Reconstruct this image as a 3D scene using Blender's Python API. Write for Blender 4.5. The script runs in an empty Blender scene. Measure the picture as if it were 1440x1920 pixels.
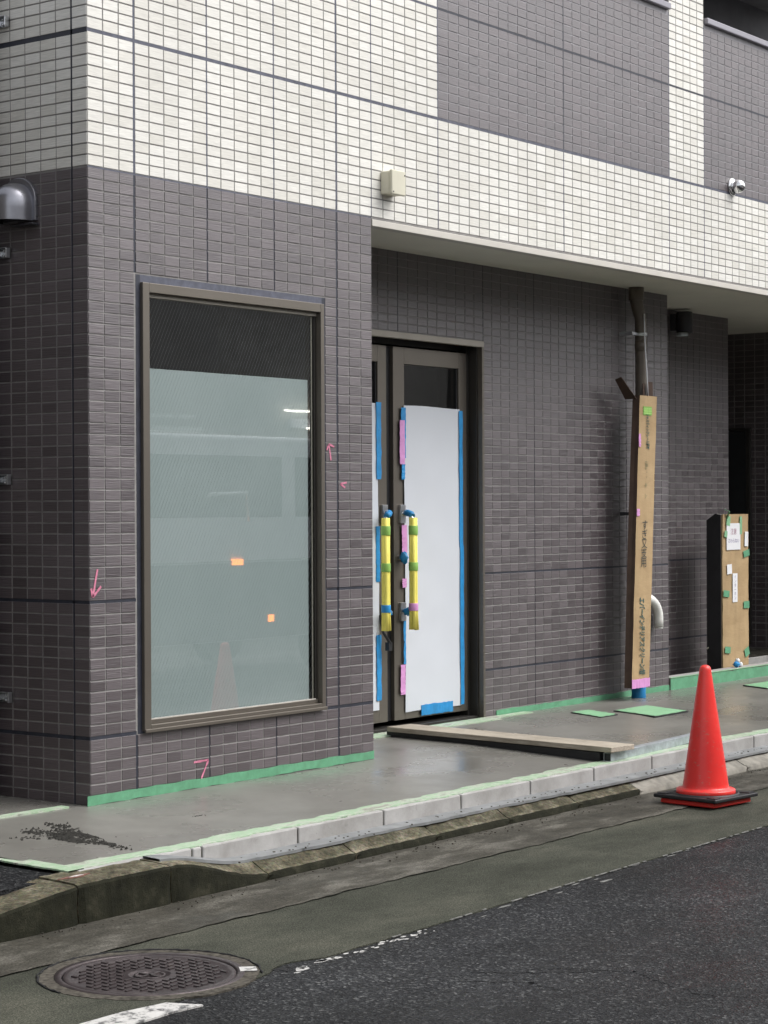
import bpy, math, random
from mathutils import Vector, Matrix
R = random.Random(7)
C = bpy.context.scene.collection
SC = bpy.context.scene

# ------------------------------------------------------------------ camera
CAM = Vector((-6.545, -6.574, 1.299))
YAW, PITCH, ROLL, FPX = 0.925752, -0.0019658, -0.0047556, 3850.96
fw = Vector((math.sin(YAW)*math.cos(PITCH), math.cos(YAW)*math.cos(PITCH), math.sin(PITCH)))
ri0 = Vector((math.cos(YAW), -math.sin(YAW), 0)); up0 = ri0.cross(fw)
ri = ri0*math.cos(ROLL)+up0*math.sin(ROLL); up = -ri0*math.sin(ROLL)+up0*math.cos(ROLL)
cd = bpy.data.cameras.new('camera'); cam = bpy.data.objects.new('camera', cd); C.objects.link(cam)
M = Matrix.Identity(4)
for i in range(3):
    M[i][0] = ri[i]; M[i][1] = up[i]; M[i][2] = -fw[i]; M[i][3] = CAM[i]
cam.matrix_world = M
cd.sensor_fit = 'VERTICAL'; cd.sensor_height = 36; cd.lens = FPX/1920*36; cd.clip_start = 0.05; cd.clip_end = 800
SC.camera = cam
def proj(p):
    d = Vector(p)-CAM; w = d.dot(fw)
    return 720+FPX*d.dot(ri)/w, 960-FPX*d.dot(up)/w

# ------------------------------------------------------------------ world, sun, exposure
SUN_EL, SUN_AZ = math.radians(52), math.radians(146)      # azimuth clockwise from +y
w = bpy.data.worlds.new('World'); SC.world = w; w.use_nodes = True
nt = w.node_tree; nt.nodes.clear()
sky = nt.nodes.new('ShaderNodeTexSky'); sky.sky_type = 'NISHITA'; sky.sun_disc = False
sky.sun_elevation = SUN_EL; sky.sun_rotation = SUN_AZ; sky.air_density = 1.0; sky.dust_density = 4.0; sky.ozone_density = 1.0
hs = nt.nodes.new('ShaderNodeHueSaturation'); hs.inputs['Saturation'].default_value = 0.18
bg = nt.nodes.new('ShaderNodeBackground'); bg.inputs[1].default_value = 0.15
wo = nt.nodes.new('ShaderNodeOutputWorld')
nt.links.new(sky.outputs[0], hs.inputs['Color']); nt.links.new(hs.outputs[0], bg.inputs[0]); nt.links.new(bg.outputs[0], wo.inputs[0])
sd = bpy.data.lights.new('sun', 'SUN'); sd.energy = 0.8; sd.angle = math.radians(42); sd.color = (1.0, 0.985, 0.96)
so = bpy.data.objects.new('sun', sd); C.objects.link(so)
sdir = Vector((math.sin(SUN_AZ)*math.cos(SUN_EL), math.cos(SUN_AZ)*math.cos(SUN_EL), math.sin(SUN_EL)))
so.rotation_euler = sdir.to_track_quat('Z', 'Y').to_euler()
SC.view_settings.view_transform = 'Standard'; SC.view_settings.look = 'None'
SC.view_settings.gamma = 1.0; SC.view_settings.use_curve_mapping = False
SC.view_settings.exposure = 0.85
try:
    SC.cycles.max_bounces = 8; SC.cycles.diffuse_bounces = 4; SC.cycles.glossy_bounces = 4
    SC.cycles.transparent_max_bounces = 8; SC.cycles.caustics_reflective = False; SC.cycles.caustics_refractive = False
    SC.cycles.sample_clamp_indirect = 6
except Exception: pass

# ------------------------------------------------------------------ materials
class NT:
    def __init__(s, name):
        s.m = bpy.data.materials.new(name); s.m.use_nodes = True; s.t = s.m.node_tree
        s.b = next(n for n in s.t.nodes if n.type == 'BSDF_PRINCIPLED'); s._p = None
    def n(s, typ, **k):
        x = s.t.nodes.new('ShaderNode'+typ)
        for a, v in k.items(): setattr(x, a, v)
        return x
    def l(s, a, b): s.t.links.new(a, b)
    def set(s, sock, v):
        if hasattr(v, 'is_linked') or isinstance(v, bpy.types.NodeSocket): s.l(v, sock)
        else: sock.default_value = v
    def pos(s, scale=(1, 1, 1)):
        if s._p is None: s._p = s.n('NewGeometry')
        mp = s.n('Mapping'); mp.inputs['Scale'].default_value = scale; s.l(s._p.outputs['Position'], mp.inputs[0]); return mp.outputs[0]
    def noise(s, scale, detail=4, rough=.55, vs=(1, 1, 1), off=None):
        x = s.n('TexNoise'); x.inputs['Scale'].default_value = scale; x.inputs['Detail'].default_value = detail; x.inputs['Roughness'].default_value = rough
        v = s.pos(vs)
        if off: v.node.inputs['Location'].default_value = off
        s.l(v, x.inputs['Vector']); return x.outputs[0]
    def vor(s, scale, feature='F1', vs=(1, 1, 1), out=0):
        x = s.n('TexVoronoi'); x.feature = feature; x.inputs['Scale'].default_value = scale; s.l(s.pos(vs), x.inputs['Vector']); return x.outputs[out]
    def ramp(s, f, stops):
        x = s.n('ValToRGB'); e = x.color_ramp.elements
        while len(e) < len(stops): e.new(.5)
        for i, (p, c) in enumerate(stops):
            e[i].position = p; e[i].color = (*c, 1) if isinstance(c, tuple) else (c, c, c, 1)
        s.l(f, x.inputs[0]); return x.outputs[0]
    def mix(s, f, a, b, mode='MIX'):
        x = s.n('Mix'); x.data_type = 'RGBA'; x.blend_type = mode
        s.set(x.inputs[0], f)
        for i, v in ((6, a), (7, b)):
            if isinstance(v, tuple): x.inputs[i].default_value = (*v, 1)
            else: s.set(x.inputs[i], v)
        return x.outputs[2]
    def math(s, op, a, b=0.0):
        x = s.n('Math'); x.operation = op; s.set(x.inputs[0], a); s.set(x.inputs[1], b); return x.outputs[0]
    def bump(s, h, strength=.3, dist=.002, prev=None):
        x = s.n('Bump'); x.inputs['Strength'].default_value = strength; x.inputs['Distance'].default_value = dist; s.l(h, x.inputs['Height'])
        if prev is not None: s.l(prev, x.inputs['Normal'])
        return x.outputs[0]
    def out(s, col=None, rough=None, normal=None, **k):
        if col is not None:
            if isinstance(col, tuple): s.b.inputs['Base Color'].default_value = (*col, 1)
            else: s.l(col, s.b.inputs['Base Color'])
        if rough is not None: s.set(s.b.inputs['Roughness'], rough)
        if normal is not None: s.l(normal, s.b.inputs['Normal'])
        for a, v in k.items(): s.b.inputs[a.replace('_', ' ')].default_value = v
        return s.m
def simple(name, col, rough=.5, var=.12, scale=9, bump=.0, bscale=200, **k):
    t = NT(name); f = t.noise(scale, 5); c = t.ramp(f, [(.3, tuple(x*(1-var) for x in col)), (.7, tuple(min(1, x*(1+var)) for x in col))])
    nrm = t.bump(t.noise(bscale, 3), bump, .001) if bump else None
    return t.out(c, rough, nrm, **k)
def tint(t, n=True):
    """one random value per tile: object random plus island random"""
    oi = t.n('ObjectInfo'); g = t._p or t.n('NewGeometry'); t._p = g
    return t.math('FRACT', t.math('ADD', oi.outputs['Random'], g.outputs['Random Per Island']))
MAT = {}
def tile_mat(name, lo, hi, rough, ridge, spec):
    t = NT(name); r = tint(t)
    c = t.ramp(r, [(0, lo), (.5, tuple((a+b)/2*1.0 for a, b in zip(lo, hi))), (1, hi)])
    st = t.noise(3.0, 3, .6, (4, 4, 90)); c = t.mix(.35, c, t.ramp(st, [(.3, .55), (.7, 1.35)]), 'MULTIPLY')
    dirt = t.noise(1.3, 5); c = t.mix(.25, c, t.ramp(dirt, [(.35, .75), (.65, 1.15)]), 'MULTIPLY')
    h = t.math('ADD', t.noise(2.0, 2, .5, (3, 3, 130)), t.math('MULTIPLY', t.noise(60, 2), .15))
    rr = t.math('ADD', t.math('MULTIPLY', r, .12), rough-.06)
    return t.out(c, rr, t.bump(h, ridge, .004), IOR=spec)
MAT['dark'] = tile_mat('dark_tile', (.052, .038, .043), (.086, .066, .073), .46, .42, 2.15)
MAT['cream'] = tile_mat('cream_tile', (.66, .64, .585), (.76, .745, .70), .5, .12, 1.5)
def grout():
    t = NT('grout'); c = t.ramp(t.noise(14, 4), [(.3, (.20, .192, .185)), (.7, (.29, .28, .27))])
    return t.out(c, .9, t.bump(t.noise(300, 2), .3, .001))
MAT['grout'] = grout()
MAT['grout_light'] = simple('pale_grout', (.34, .33, .345), .9, .12, 12)
MAT['seal'] = simple('sealant', (.026, .029, .042), .55, .3, 20)
MAT['seal_light'] = simple('sealant_light', (.085, .09, .12), .6, .3, 30)
MAT['bronze'] = simple('bronze_aluminium', (.185, .165, .14), .38, .06, 3, Metallic=.6)
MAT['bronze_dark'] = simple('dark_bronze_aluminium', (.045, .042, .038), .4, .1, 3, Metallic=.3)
MAT['beige'] = simple('beige_metal', (.42, .385, .33), .5, .08, 5)
MAT['soffit'] = simple('soffit_board', (.74, .71, .63), .8, .05, 2, .1, 60)
MAT['trim'] = simple('trim_metal', (.56, .53, .48), .5, .06, 4)
MAT['cap'] = simple('parapet_cap', (.27, .26, .29), .4, .05, 3, Metallic=.4)
MAT['black'] = simple('black_rubber', (.015, .015, .017), .5, .25, 12)
MAT['steel'] = simple('steel', (.62, .63, .65), .3, .12, 40, Metallic=.95)
MAT['galv'] = simple('galvanised_steel', (.50, .54, .58), .42, .22, 25, Metallic=.7)
MAT['chrome'] = simple('chrome', (.75, .75, .76), .12, .05, 10, Metallic=1.0)
MAT['plastic'] = simple('ivory_plastic', (.60, .575, .46), .45, .05, 10)
MAT['white_plastic'] = simple('white_plastic', (.82, .82, .78), .35, .03, 10)
MAT['grey_metal'] = simple('grey_hood_metal', (.30, .30, .33), .28, .12, 9, Metallic=.85)
MAT['dark_metal'] = simple('dark_painted_metal', (.045, .045, .052), .4, .15, 9)
MAT['pipe'] = simple('brown_pipe', (.13, .11, .088), .32, .2, 8)
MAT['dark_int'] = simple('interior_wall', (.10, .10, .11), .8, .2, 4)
MAT['door_dark'] = simple('dark_door', (.022, .024, .026), .45, .15, 6)
def tape(name, col, var=.18, rough=.5):
    t = NT(name); c = t.ramp(t.noise(18, 5, .65), [(.25, tuple(x*(1-var) for x in col)), (.75, tuple(min(1, x*(1+var)) for x in col))])
    return t.out(c, rough, t.bump(t.noise(70, 3, .6, (1, 1, .35)), .35, .003))
MAT['green'] = tape('green_tape', (.12, .33, .19), .22)
MAT['green_lt'] = tape('light_green_tape', (.24, .47, .27), .15)
MAT['blue'] = tape('blue_tape', (.02, .25, .56), .2)
MAT['pink'] = tape('pink_tape', (.66, .30, .60), .1)
MAT['crayon'] = tape('pink_crayon', (.60, .20, .30), .3, .8)
MAT['yellow'] = tape('yellow_foam', (.88, .78, .16), .05, .7)
MAT['lime'] = tape('lime_tape', (.27, .50, .11), .12)
MAT['paper'] = simple('white_sheet', (.60, .625, .67), .85, .015, 3, .1, 4)
MAT['faded_red'] = simple('faded_red_mark', (.19, .085, .065), .8, .4, 60)
MAT['note'] = simple('note_paper', (.78, .78, .80), .7, .02, 9)
def card():
    t = NT('cardboard'); c = t.ramp(t.noise(6, 5), [(.3, (.37, .252, .13)), (.7, (.455, .322, .175))])
    c = t.mix(.5, c, t.ramp(t.noise(3, 3, .6, (3, 3, .6)), [(.35, .85), (.65, 1.12)]), 'MULTIPLY')
    return t.out(c, .8, t.bump(t.noise(5, 4, .6, (2, 2, 6)), .4, .006))
MAT['card'] = card()
MAT['card_flap_shade'] = simple('cardboard_dark', (.07, .042, .03), .85, .2, 10)  # dark flaps, and the shade painted on the pipe cover's left side
MAT['ink'] = simple('green_ink', (.055, .10, .085), .7, .3, 60)
MAT['ink_lt'] = simple('faded_ink', (.22, .22, .12), .7, .3, 60)
MAT['ink_dk'] = simple('marker_ink', (.05, .055, .05), .7, .2, 60)
MAT['ink_violet'] = simple('violet_ink', (.22, .17, .34), .7, .2, 60)
MAT['ink_red'] = simple('red_ink', (.45, .25, .32), .7, .2, 60)
def wood():
    t = NT('weathered_wood'); g = t.noise(5, 6, .65, (14, 1.0, 14))
    c = t.ramp(g, [(.25, (.23, .195, .15)), (.5, (.40, .35, .28)), (.8, (.56, .51, .43))])
    c = t.mix(.6, c, t.ramp(t.noise(2.5, 4), [(.35, .6), (.6, 1.1)]), 'MULTIPLY')
    return t.out(c, .75, t.bump(g, .5, .004))
MAT['wood'] = wood()
def slab():
    t = NT('wet_concrete'); a = t.noise(.9, 6, .6); b = t.noise(7, 5, .6); c = t.noise(120, 2)
    col = t.ramp(a, [(.3, (.145, .139, .125)), (.55, (.185, .179, .162)), (.75, (.225, .218, .198))])
    col = t.mix(.5, col, t.ramp(b, [(.3, .9), (.7, 1.08)]), 'MULTIPLY')
    r = t.ramp(t.noise(1.5, 5, .6, (1, 1, 1), (5, 2, 0)), [(.35, .20), (.65, .42)])
    n = t.bump(t.noise(260, 3), .12, .001); n = t.bump(t.noise(3, 3, .5, (1, 2.2, 1)), .10, .008, n)
    return t.out(col, r, n, IOR=1.4)
MAT['slab'] = slab()
def kerbw():
    t = NT('pale_concrete'); c = t.ramp(t.noise(5, 6, .65), [(.3, (.27, .26, .245)), (.55, (.38, .37, .36)), (.75, (.46, .45, .44))])
    sp = t.ramp(t.noise(38, 4, .7), [(.62, 1.0), (.72, .62)]); c = t.mix(.7, c, sp, 'MULTIPLY')
    return t.out(c, .8, t.bump(t.noise(90, 4), .35, .002))
MAT['kerb'] = kerbw()
MAT['kerb_worn'] = simple('worn_kerb_concrete', (.20, .187, .16), .85, .35, 14, .6, 110)
def residue():
    """pale green and white smears on the kerb top"""
    t = NT('pale_green_smear'); f = t.noise(4.5, 7, .72, (1, 2.2, 1))
    c = t.ramp(f, [(.36, (.27, .26, .22)), (.44, (.44, .50, .40)), (.52, (.29, .43, .27)), (.60, (.47, .52, .43)), (.70, (.26, .27, .22))])
    d = t.ramp(t.noise(16, 5, .7), [(.60, 1.0), (.70, .4)]); c = t.mix(.8, c, d, 'MULTIPLY')
    return t.out(c, .5, t.bump(t.noise(40, 4), .5, .004))
MAT['residue'] = residue()
def oldkerb():
    t = NT('mossy_old_concrete'); g = t.n('NewGeometry') if t._p is None else t._p; t._p = g
    base = t.ramp(t.noise(7, 6, .7), [(.3, (.045, .041, .028)), (.5, (.14, .128, .09)), (.66, (.30, .275, .21))])
    peb = t.vor(110, out=1); base = t.mix(.45, base, t.mix(.8, peb, (.30, .29, .25)), 'OVERLAY')
    sp = t.ramp(t.noise(55, 4, .7), [(.35, .35), (.55, 1.1), (.75, 1.6)]); base = t.mix(.8, base, sp, 'MULTIPLY')
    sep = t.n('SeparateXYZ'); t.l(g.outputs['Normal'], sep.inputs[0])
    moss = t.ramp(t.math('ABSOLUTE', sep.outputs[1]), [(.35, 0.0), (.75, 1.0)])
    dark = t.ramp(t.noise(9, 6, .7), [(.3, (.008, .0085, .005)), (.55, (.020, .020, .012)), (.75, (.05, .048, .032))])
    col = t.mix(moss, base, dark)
    return t.out(col, .9, IOR=1.25, normal=t.bump(t.noise(160, 4, .75), .9, .005, t.bump(t.noise(18, 5), .6, .01)))
MAT['oldkerb'] = oldkerb()
MAT['mortar'] = simple('blue_grey_mortar', (.20, .207, .21), .6, .22, 12, .4, 90)
def gutter():
    t = NT('worn_gutter_concrete'); c = t.ramp(t.noise(3.2, 7, .7, (1, 2.5, 1)), [(.3, (.030, .028, .022)), (.5, (.056, .052, .042)), (.68, (.13, .122, .105))])
    c = t.mix(.9, c, t.ramp(t.noise(120, 3, .8), [(.35, .4), (.65, 1.7)]), 'MULTIPLY')
    return t.out(c, t.ramp(t.noise(2.2, 4), [(.4, .45), (.6, .9)]), t.bump(t.noise(110, 4, .7), .7, .004), IOR=1.3)
MAT['gutter'] = gutter()
MAT['collar'] = simple('worn_collar_mortar', (.072, .065, .054), .85, .65, 55, .6, 120, IOR=1.25)
def olive():
    t = NT('olive_road_surface'); c = t.ramp(t.noise(1.1, 6, .6, (1, 1.5, 1)), [(.3, (.032, .034, .026)), (.5, (.053, .055, .043)), (.72, (.088, .087, .068))])
    c = t.mix(1, c, t.ramp(t.noise(190, 2, .8), [(.32, .35), (.5, .95), (.68, 1.9)]), 'MULTIPLY')
    c = t.mix(.5, c, t.ramp(t.noise(5, 5, .7, (1, 2, 1)), [(.35, .75), (.65, 1.3)]), 'MULTIPLY')
    return t.out(c, .9, t.bump(t.noise(150, 3, .7), .8, .004), IOR=1.22)
MAT['olive'] = olive()
def asphalt():
    t = NT('wet_asphalt'); v = t.vor(120, out=1); d = t.vor(120)
    g = t.n('RGBToBW'); t.l(v, g.inputs[0])
    c = t.ramp(g.outputs[0], [(.20, (.005, .005, .006)), (.5, (.014, .0145, .016)), (.76, (.028, .029, .031)), (.90, (.095, .096, .095))])
    c = t.mix(.8, c, t.ramp(t.noise(.8, 6, .6, (1, 1.7, 1)), [(.36, .42), (.5, .9), (.6, 1.35), (.72, 2.3)]), 'MULTIPLY')
    c = t.mix(1, c, t.ramp(t.noise(60, 4, .8), [(.3, .6), (.7, 1.45)]), 'MULTIPLY')
    r = t.ramp(t.noise(1.2, 5, .6, (1, 1.6, 1), (3, 1, 0)), [(.38, .36), (.62, .72)])
    n = t.bump(d, .8, .004, t.bump(t.noise(45, 4, .7), .5, .006))
    return t.out(c, r, n, IOR=1.27)
MAT['asphalt'] = asphalt()
def road_white():
    t = NT('worn_road_paint'); c = t.ramp(t.noise(26, 5, .7), [(.40, (.10, .10, .10)), (.50, (.50, .49, .47)), (.8, (.62, .61, .59))])
    return t.out(c, .6, t.bump(t.noise(90, 4), .4, .002))
MAT['paint'] = road_white()
MAT['paint_dim'] = simple('faded_road_paint', (.16, .16, .15), .7, .6, 60)
MAT['mud'] = simple('dark_wet_mortar', (.030, .029, .026), .85, .5, 45, .8, 60, IOR=1.2)
MAT['crack'] = simple('crack_shadow', (.008, .008, .009), .9, .1, 10)
def iron():
    t = NT('cast_iron'); c = t.ramp(t.noise(14, 6, .7), [(.3, (.045, .036, .038)), (.6, (.09, .073, .074)), (.8, (.14, .115, .105))])
    return t.out(c, .42, t.bump(t.noise(120, 3), .5, .002), Metallic=.55)
MAT['iron'] = iron()
def redplastic():
    t = NT('red_plastic'); c = t.ramp(t.noise(4, 4), [(.3, (.74, .026, .024)), (.7, (.84, .05, .04))])
    sc = t.ramp(t.noise(26, 6, .8, (1, 1, 2.0)), [(.585, 0.0), (.63, 1.0)]); c = t.mix(t.math('MULTIPLY', sc, .5), c, (.45, .20, .15)); dd = t.ramp(t.noise(7, 6, .7), [(.5, 0.0), (.75, 1.0)]); c = t.mix(t.math('MULTIPLY', dd, .22), c, (.30, .05, .04))
    return t.out(c, .33, t.bump(t.noise(90, 5, .7), .25, .001))
MAT['red'] = redplastic()
def film():
    t = NT('frosted_film'); c = t.ramp(t.noise(.9, 3), [(.35, (.42, .475, .48)), (.65, (.48, .53, .535))])
    return t.out(c, .7)
MAT['film'] = film()
def glass():
    t = NT('window_glass'); t.t.nodes.remove(t.b); o = next(n for n in t.t.nodes if n.type == 'OUTPUT_MATERIAL')
    tr = t.n('BsdfTransparent'); tr.inputs[0].default_value = (.84, .88, .87, 1); gl = t.n('BsdfGlossy'); gl.inputs['Roughness'].default_value = .015
    gl.inputs[0].default_value = (1, 1, 1, 1)
    fr = t.n('LayerWeight'); fr.inputs[0].default_value = .5; f2 = t.math('ADD', t.math('MULTIPLY', t.math('POWER', fr.outputs['Facing'], 5.0), .80), .165)
    n = t.bump(t.noise(3.0, 2), .03, .004); t.l(n, gl.inputs['Normal'])
    mx = t.n('MixShader'); t.l(f2, mx.inputs[0]); t.l(tr.outputs[0], mx.inputs[1]); t.l(gl.outputs[0], mx.inputs[2]); t.l(mx.outputs[0], o.inputs[0]); return t.m
MAT['glass'] = glass()
def amber():
    t = NT('lit_amber_lamp'); t.b.inputs['Emission Color'].default_value = (1, .24, .01, 1); t.b.inputs['Emission Strength'].default_value = 4.5
    return t.out((.8, .3, .02), .3)
MAT['amber'] = amber()
def tubem():
    t = NT('lit_tube'); t.b.inputs['Emission Color'].default_value = (1, .97, .86, 1); t.b.inputs['Emission Strength'].default_value = 5
    return t.out((.8, .8, .8), .4)
MAT['tube_light'] = tubem()
MAT['van'] = simple('white_van_paint', (.80, .80, .84), .3, .03, 2)
MAT['opp_wall'] = simple('opposite_wall', (.20, .19, .18), .7, .15, 1)
MAT['opp_wall2'] = simple('opposite_wall_pale', (.38, .36, .33), .7, .12, 1)
MAT['opp_glass'] = simple('opposite_glass', (.03, .035, .04), .1, .1, 1)
MAT['rear_red'] = simple('lamp_red', (.4, .02, .02), .3)

# ------------------------------------------------------------------ mesh builder
class MB:
    def __init__(s): s.v = []; s.f = []; s.m = []; s.s = []
    def add(s, vs, fs, mi=0, sm=False):
        o = len(s.v); s.v += [tuple(x) for x in vs]
        for f in fs: s.f.append([o+i for i in f]); s.m.append(mi); s.s.append(sm)
    def box(s, x0, x1, y0, y1, z0, z1, mi=0, M=None):
        vs = [Vector((x, y, z)) for z in (z0, z1) for y in (y0, y1) for x in (x0, x1)]
        if M: vs = [M @ v for v in vs]
        s.add(vs, [(0, 2, 3, 1), (4, 5, 7, 6), (0, 1, 5, 4), (2, 6, 7, 3), (0, 4, 6, 2), (1, 3, 7, 5)], mi)
    def quad(s, a, b, c, d, mi=0): s.add([a, b, c, d], [(0, 1, 2, 3)], mi)
    def prism(s, pts, z0, z1, mi=0, M=None, ax='z'):
        n = len(pts)
        def P(p, z): return Vector((p[0], p[1], z)) if ax == 'z' else (Vector((p[0], z, p[1])) if ax == 'y' else Vector((z, p[0], p[1])))
        vs = [P(p, z0) for p in pts]+[P(p, z1) for p in pts]
        if M: vs = [M @ v for v in vs]
        s.add(vs, [tuple(range(n))[::-1], tuple(range(n, 2*n))]+[(i, (i+1) % n, n+(i+1) % n, n+i) for i in range(n)], mi)
    def lathe(s, prof, n=32, mi=0, M=None, sm=True, cap=True):
        vs = []; fs = []
        for r, z in prof:
            for k in range(n):
                a = 2*math.pi*k/n; p = Vector((r*math.cos(a), r*math.sin(a), z)); vs.append(M @ p if M else p)
        for i in range(len(prof)-1):
            for k in range(n): fs.append((i*n+k, i*n+(k+1) % n, (i+1)*n+(k+1) % n, (i+1)*n+k))
        s.add(vs, fs, mi, sm)
        if cap: o = len(s.v)-len(vs); s.f.append([o+k for k in range(n)][::-1]); s.m.append(mi); s.s.append(False); s.f.append([o+(len(prof)-1)*n+k for k in range(n)]); s.m.append(mi); s.s.append(False)
    def tube(s, path, r, n=12, mi=0, sm=True, flat=1.0):
        path = [Vector(p) for p in path]; vs = []; fs = []; prev = None
        for i, p in enumerate(path):
            t = (path[min(i+1, len(path)-1)]-path[max(i-1, 0)]).normalized()
            a = prev if prev is not None else (Vector((0, 0, 1)) if abs(t.z) < .9 else Vector((1, 0, 0)))
            x = (a-t*a.dot(t)).normalized(); prev = x; y = t.cross(x)
            rr = r[i] if isinstance(r, (list, tuple)) else r
            for k in range(n):
                q = 2*math.pi*k/n; vs.append(p+x*rr*math.cos(q)+y*rr*flat*math.sin(q))
        for i in range(len(path)-1):
            for k in range(n): fs.append((i*n+k, i*n+(k+1) % n, (i+1)*n+(k+1) % n, (i+1)*n+k))
        s.add(vs, fs, mi, sm); o = len(s.v)-len(vs)
        s.f.append([o+k for k in range(n)][::-1]); s.m.append(mi); s.s.append(False)
        s.f.append([o+(len(path)-1)*n+k for k in range(n)]); s.m.append(mi); s.s.append(False)
    def mesh(s, name, mats):
        me = bpy.data.meshes.new(name); me.from_pydata(s.v, [], s.f)
        for m in (mats if isinstance(mats, (list, tuple)) else [mats]): me.materials.append(MAT[m])
        me.polygons.foreach_set('material_index', s.m); me.polygons.foreach_set('use_smooth', s.s); me.update()
        return me
    def build(s, name, mats, parent=None, bevel=0, seg=2, fix=True, **props):
        me = s.mesh(name, mats); o = bpy.data.objects.new(name, me); C.objects.link(o)
        if fix:
            import bmesh
            bm = bmesh.new(); bm.from_mesh(me); bmesh.ops.recalc_face_normals(bm, faces=bm.faces); bm.to_mesh(me); bm.free()
        if parent: o.parent = parent
        if bevel:
            b = o.modifiers.new('bevel', 'BEVEL'); b.width = bevel; b.segments = seg; b.limit_method = 'ANGLE'; b.angle_limit = math.radians(35)
        for k, v in props.items(): o[k] = v
        return o
def tag(o, label, cat, group=None):
    o['label'] = label; o['category'] = cat
    if group: o['group'] = group
    return o
def empty(name, loc, label, cat, group=None, rz=0):
    o = bpy.data.objects.new(name, None); C.objects.link(o); o.location = loc; o.rotation_euler = (0, 0, rz); return tag(o, label, cat, group)
def B(name, mat, parent, *boxes, bevel=0, **p):
    """one part made of boxes in world coordinates, under a parent that may be placed anywhere"""
    m = MB()
    for b in boxes: m.box(*b)
    o = m.build(name, mat, None, bevel, **p)
    if parent: put(o, parent)
    return o
def put(o, parent):
    o.parent = parent; bpy.context.view_layer.update() if False else None
    pm = world(parent); o.matrix_parent_inverse = pm.inverted(); return o
def world(o):
    M = Matrix.Translation(o.location) @ o.rotation_euler.to_matrix().to_4x4()
    M = o.matrix_parent_inverse @ M if o.parent else M
    return world(o.parent) @ M if o.parent else M

# ------------------------------------------------------------------ key heights
J1, J2, BZ, J4, J5, J6 = .8827, .2723, 2.838, 3.447, 4.056, 4.665
DY, FY = .71, 1.22           # recessed wall, far wall
TT = .0024                    # tile thickness

# ------------------------------------------------------------------ the building
bld = empty('tiled_building', (0, 0, 0), 'new building clad in dark grey and cream tiles with a recessed glass door', 'building')
def wall_front():
    m = MB(); y0, y1 = TT, .10
    # ground storey column with the window hole
    m.box(TT, .36, y0, y1, -.3, J4+1.4); m.box(1.65, 2.093, y0, y1, -.3, BZ)
    m.box(.36, 1.65, y0, y1, -.3, .30); m.box(.36, 1.65, y0, y1, 2.32, BZ)
    m.box(.36, 2.093, y0, y1, BZ, J4+1.4)
    m.box(2.093, 2.70, y0, y1, BZ-.01, J4+1.4)
    m.box(2.70, 5.31, y0, y1, BZ-.01, J4); m.box(5.31, 5.79, y0, y1+.25, BZ-.01, 5.2); m.box(5.79, 10.0, y0, y1, BZ-.01, J4)
    return m
put(wall_front().build('wall', 'grout', None, fix=False), bld)
B('wall', 'grout_light', bld, (2.70, 5.31, TT, .10, J4, 4.54), (5.79, 10.0, TT, .10, J4, 4.54))
B('wall', 'grout', bld, (TT, .1, .1, 6.0, -.3, 5.0))                                # alley side
B('wall', 'grout', bld, (2.0, 2.093, .1, 1.0, -.3, BZ-.012))                         # return beside the door
B('wall', 'grout', bld, (4.18, 6.555, DY+TT, DY+.12, -.3, BZ+.02), (2.093, 4.18, DY+TT, DY+.12, 2.345, BZ+.02), (6.44, 6.555, DY+.12, FY+.1, -.3, BZ+.02))
B('wall', 'grout', bld, (6.56, 8.475, FY+TT, FY+.12, -.3, BZ+.02), (8.36, 8.475, FY+.12, 4.2, -.3, BZ+.02))
B('wall', 'grout', bld, (9.9+TT, 10.0, .1, 4.2, -.3, BZ-.0112), (8.475, 9.9, 4.1, 4.2, -.3, BZ+.02))
# inside of the shop behind the window (dark, unlit)
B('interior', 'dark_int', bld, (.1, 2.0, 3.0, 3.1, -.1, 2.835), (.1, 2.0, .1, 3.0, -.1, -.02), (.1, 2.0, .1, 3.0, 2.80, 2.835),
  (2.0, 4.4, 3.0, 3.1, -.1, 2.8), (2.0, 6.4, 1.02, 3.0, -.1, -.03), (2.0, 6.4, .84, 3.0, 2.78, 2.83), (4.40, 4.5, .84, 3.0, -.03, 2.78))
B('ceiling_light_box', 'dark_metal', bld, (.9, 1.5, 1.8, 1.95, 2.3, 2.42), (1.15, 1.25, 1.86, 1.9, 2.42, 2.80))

tiles = []      # (face, u0, u1, z0, z1, mat)   face: 'F' y=0, 'L' x=0, 'R' y=DY, 'A' y=FY, 'E' x=9.9
GAP = .0066
def split(u0, u1, step=.1):
    n = max(1, round((u1-u0)/step)); return [u0+(u1-u0)*i/n for i in range(n+1)]
def rows(z0, z1): return split(z0, z1, .05)
def clipped(u0, u1, z0, z1, hole):
    if not hole or u1 <= hole[0] or u0 >= hole[1] or z1 <= hole[2] or z0 >= hole[3]: return [(u0, u1, z0, z1)]
    o = []; a, b, c, d = hole
    if u0 < a-.012: o.append((u0, a, z0, z1))
    if u1 > b+.012: o.append((b, u1, z0, z1))
    mu0, mu1 = max(u0, a), min(u1, b)
    if z0 < c-.010 and mu1-mu0 > .02: o.append((mu0, mu1, z0, c))
    if z1 > d+.010 and mu1-mu0 > .02: o.append((mu0, mu1, d, z1))
    return o
seals = []
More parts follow.
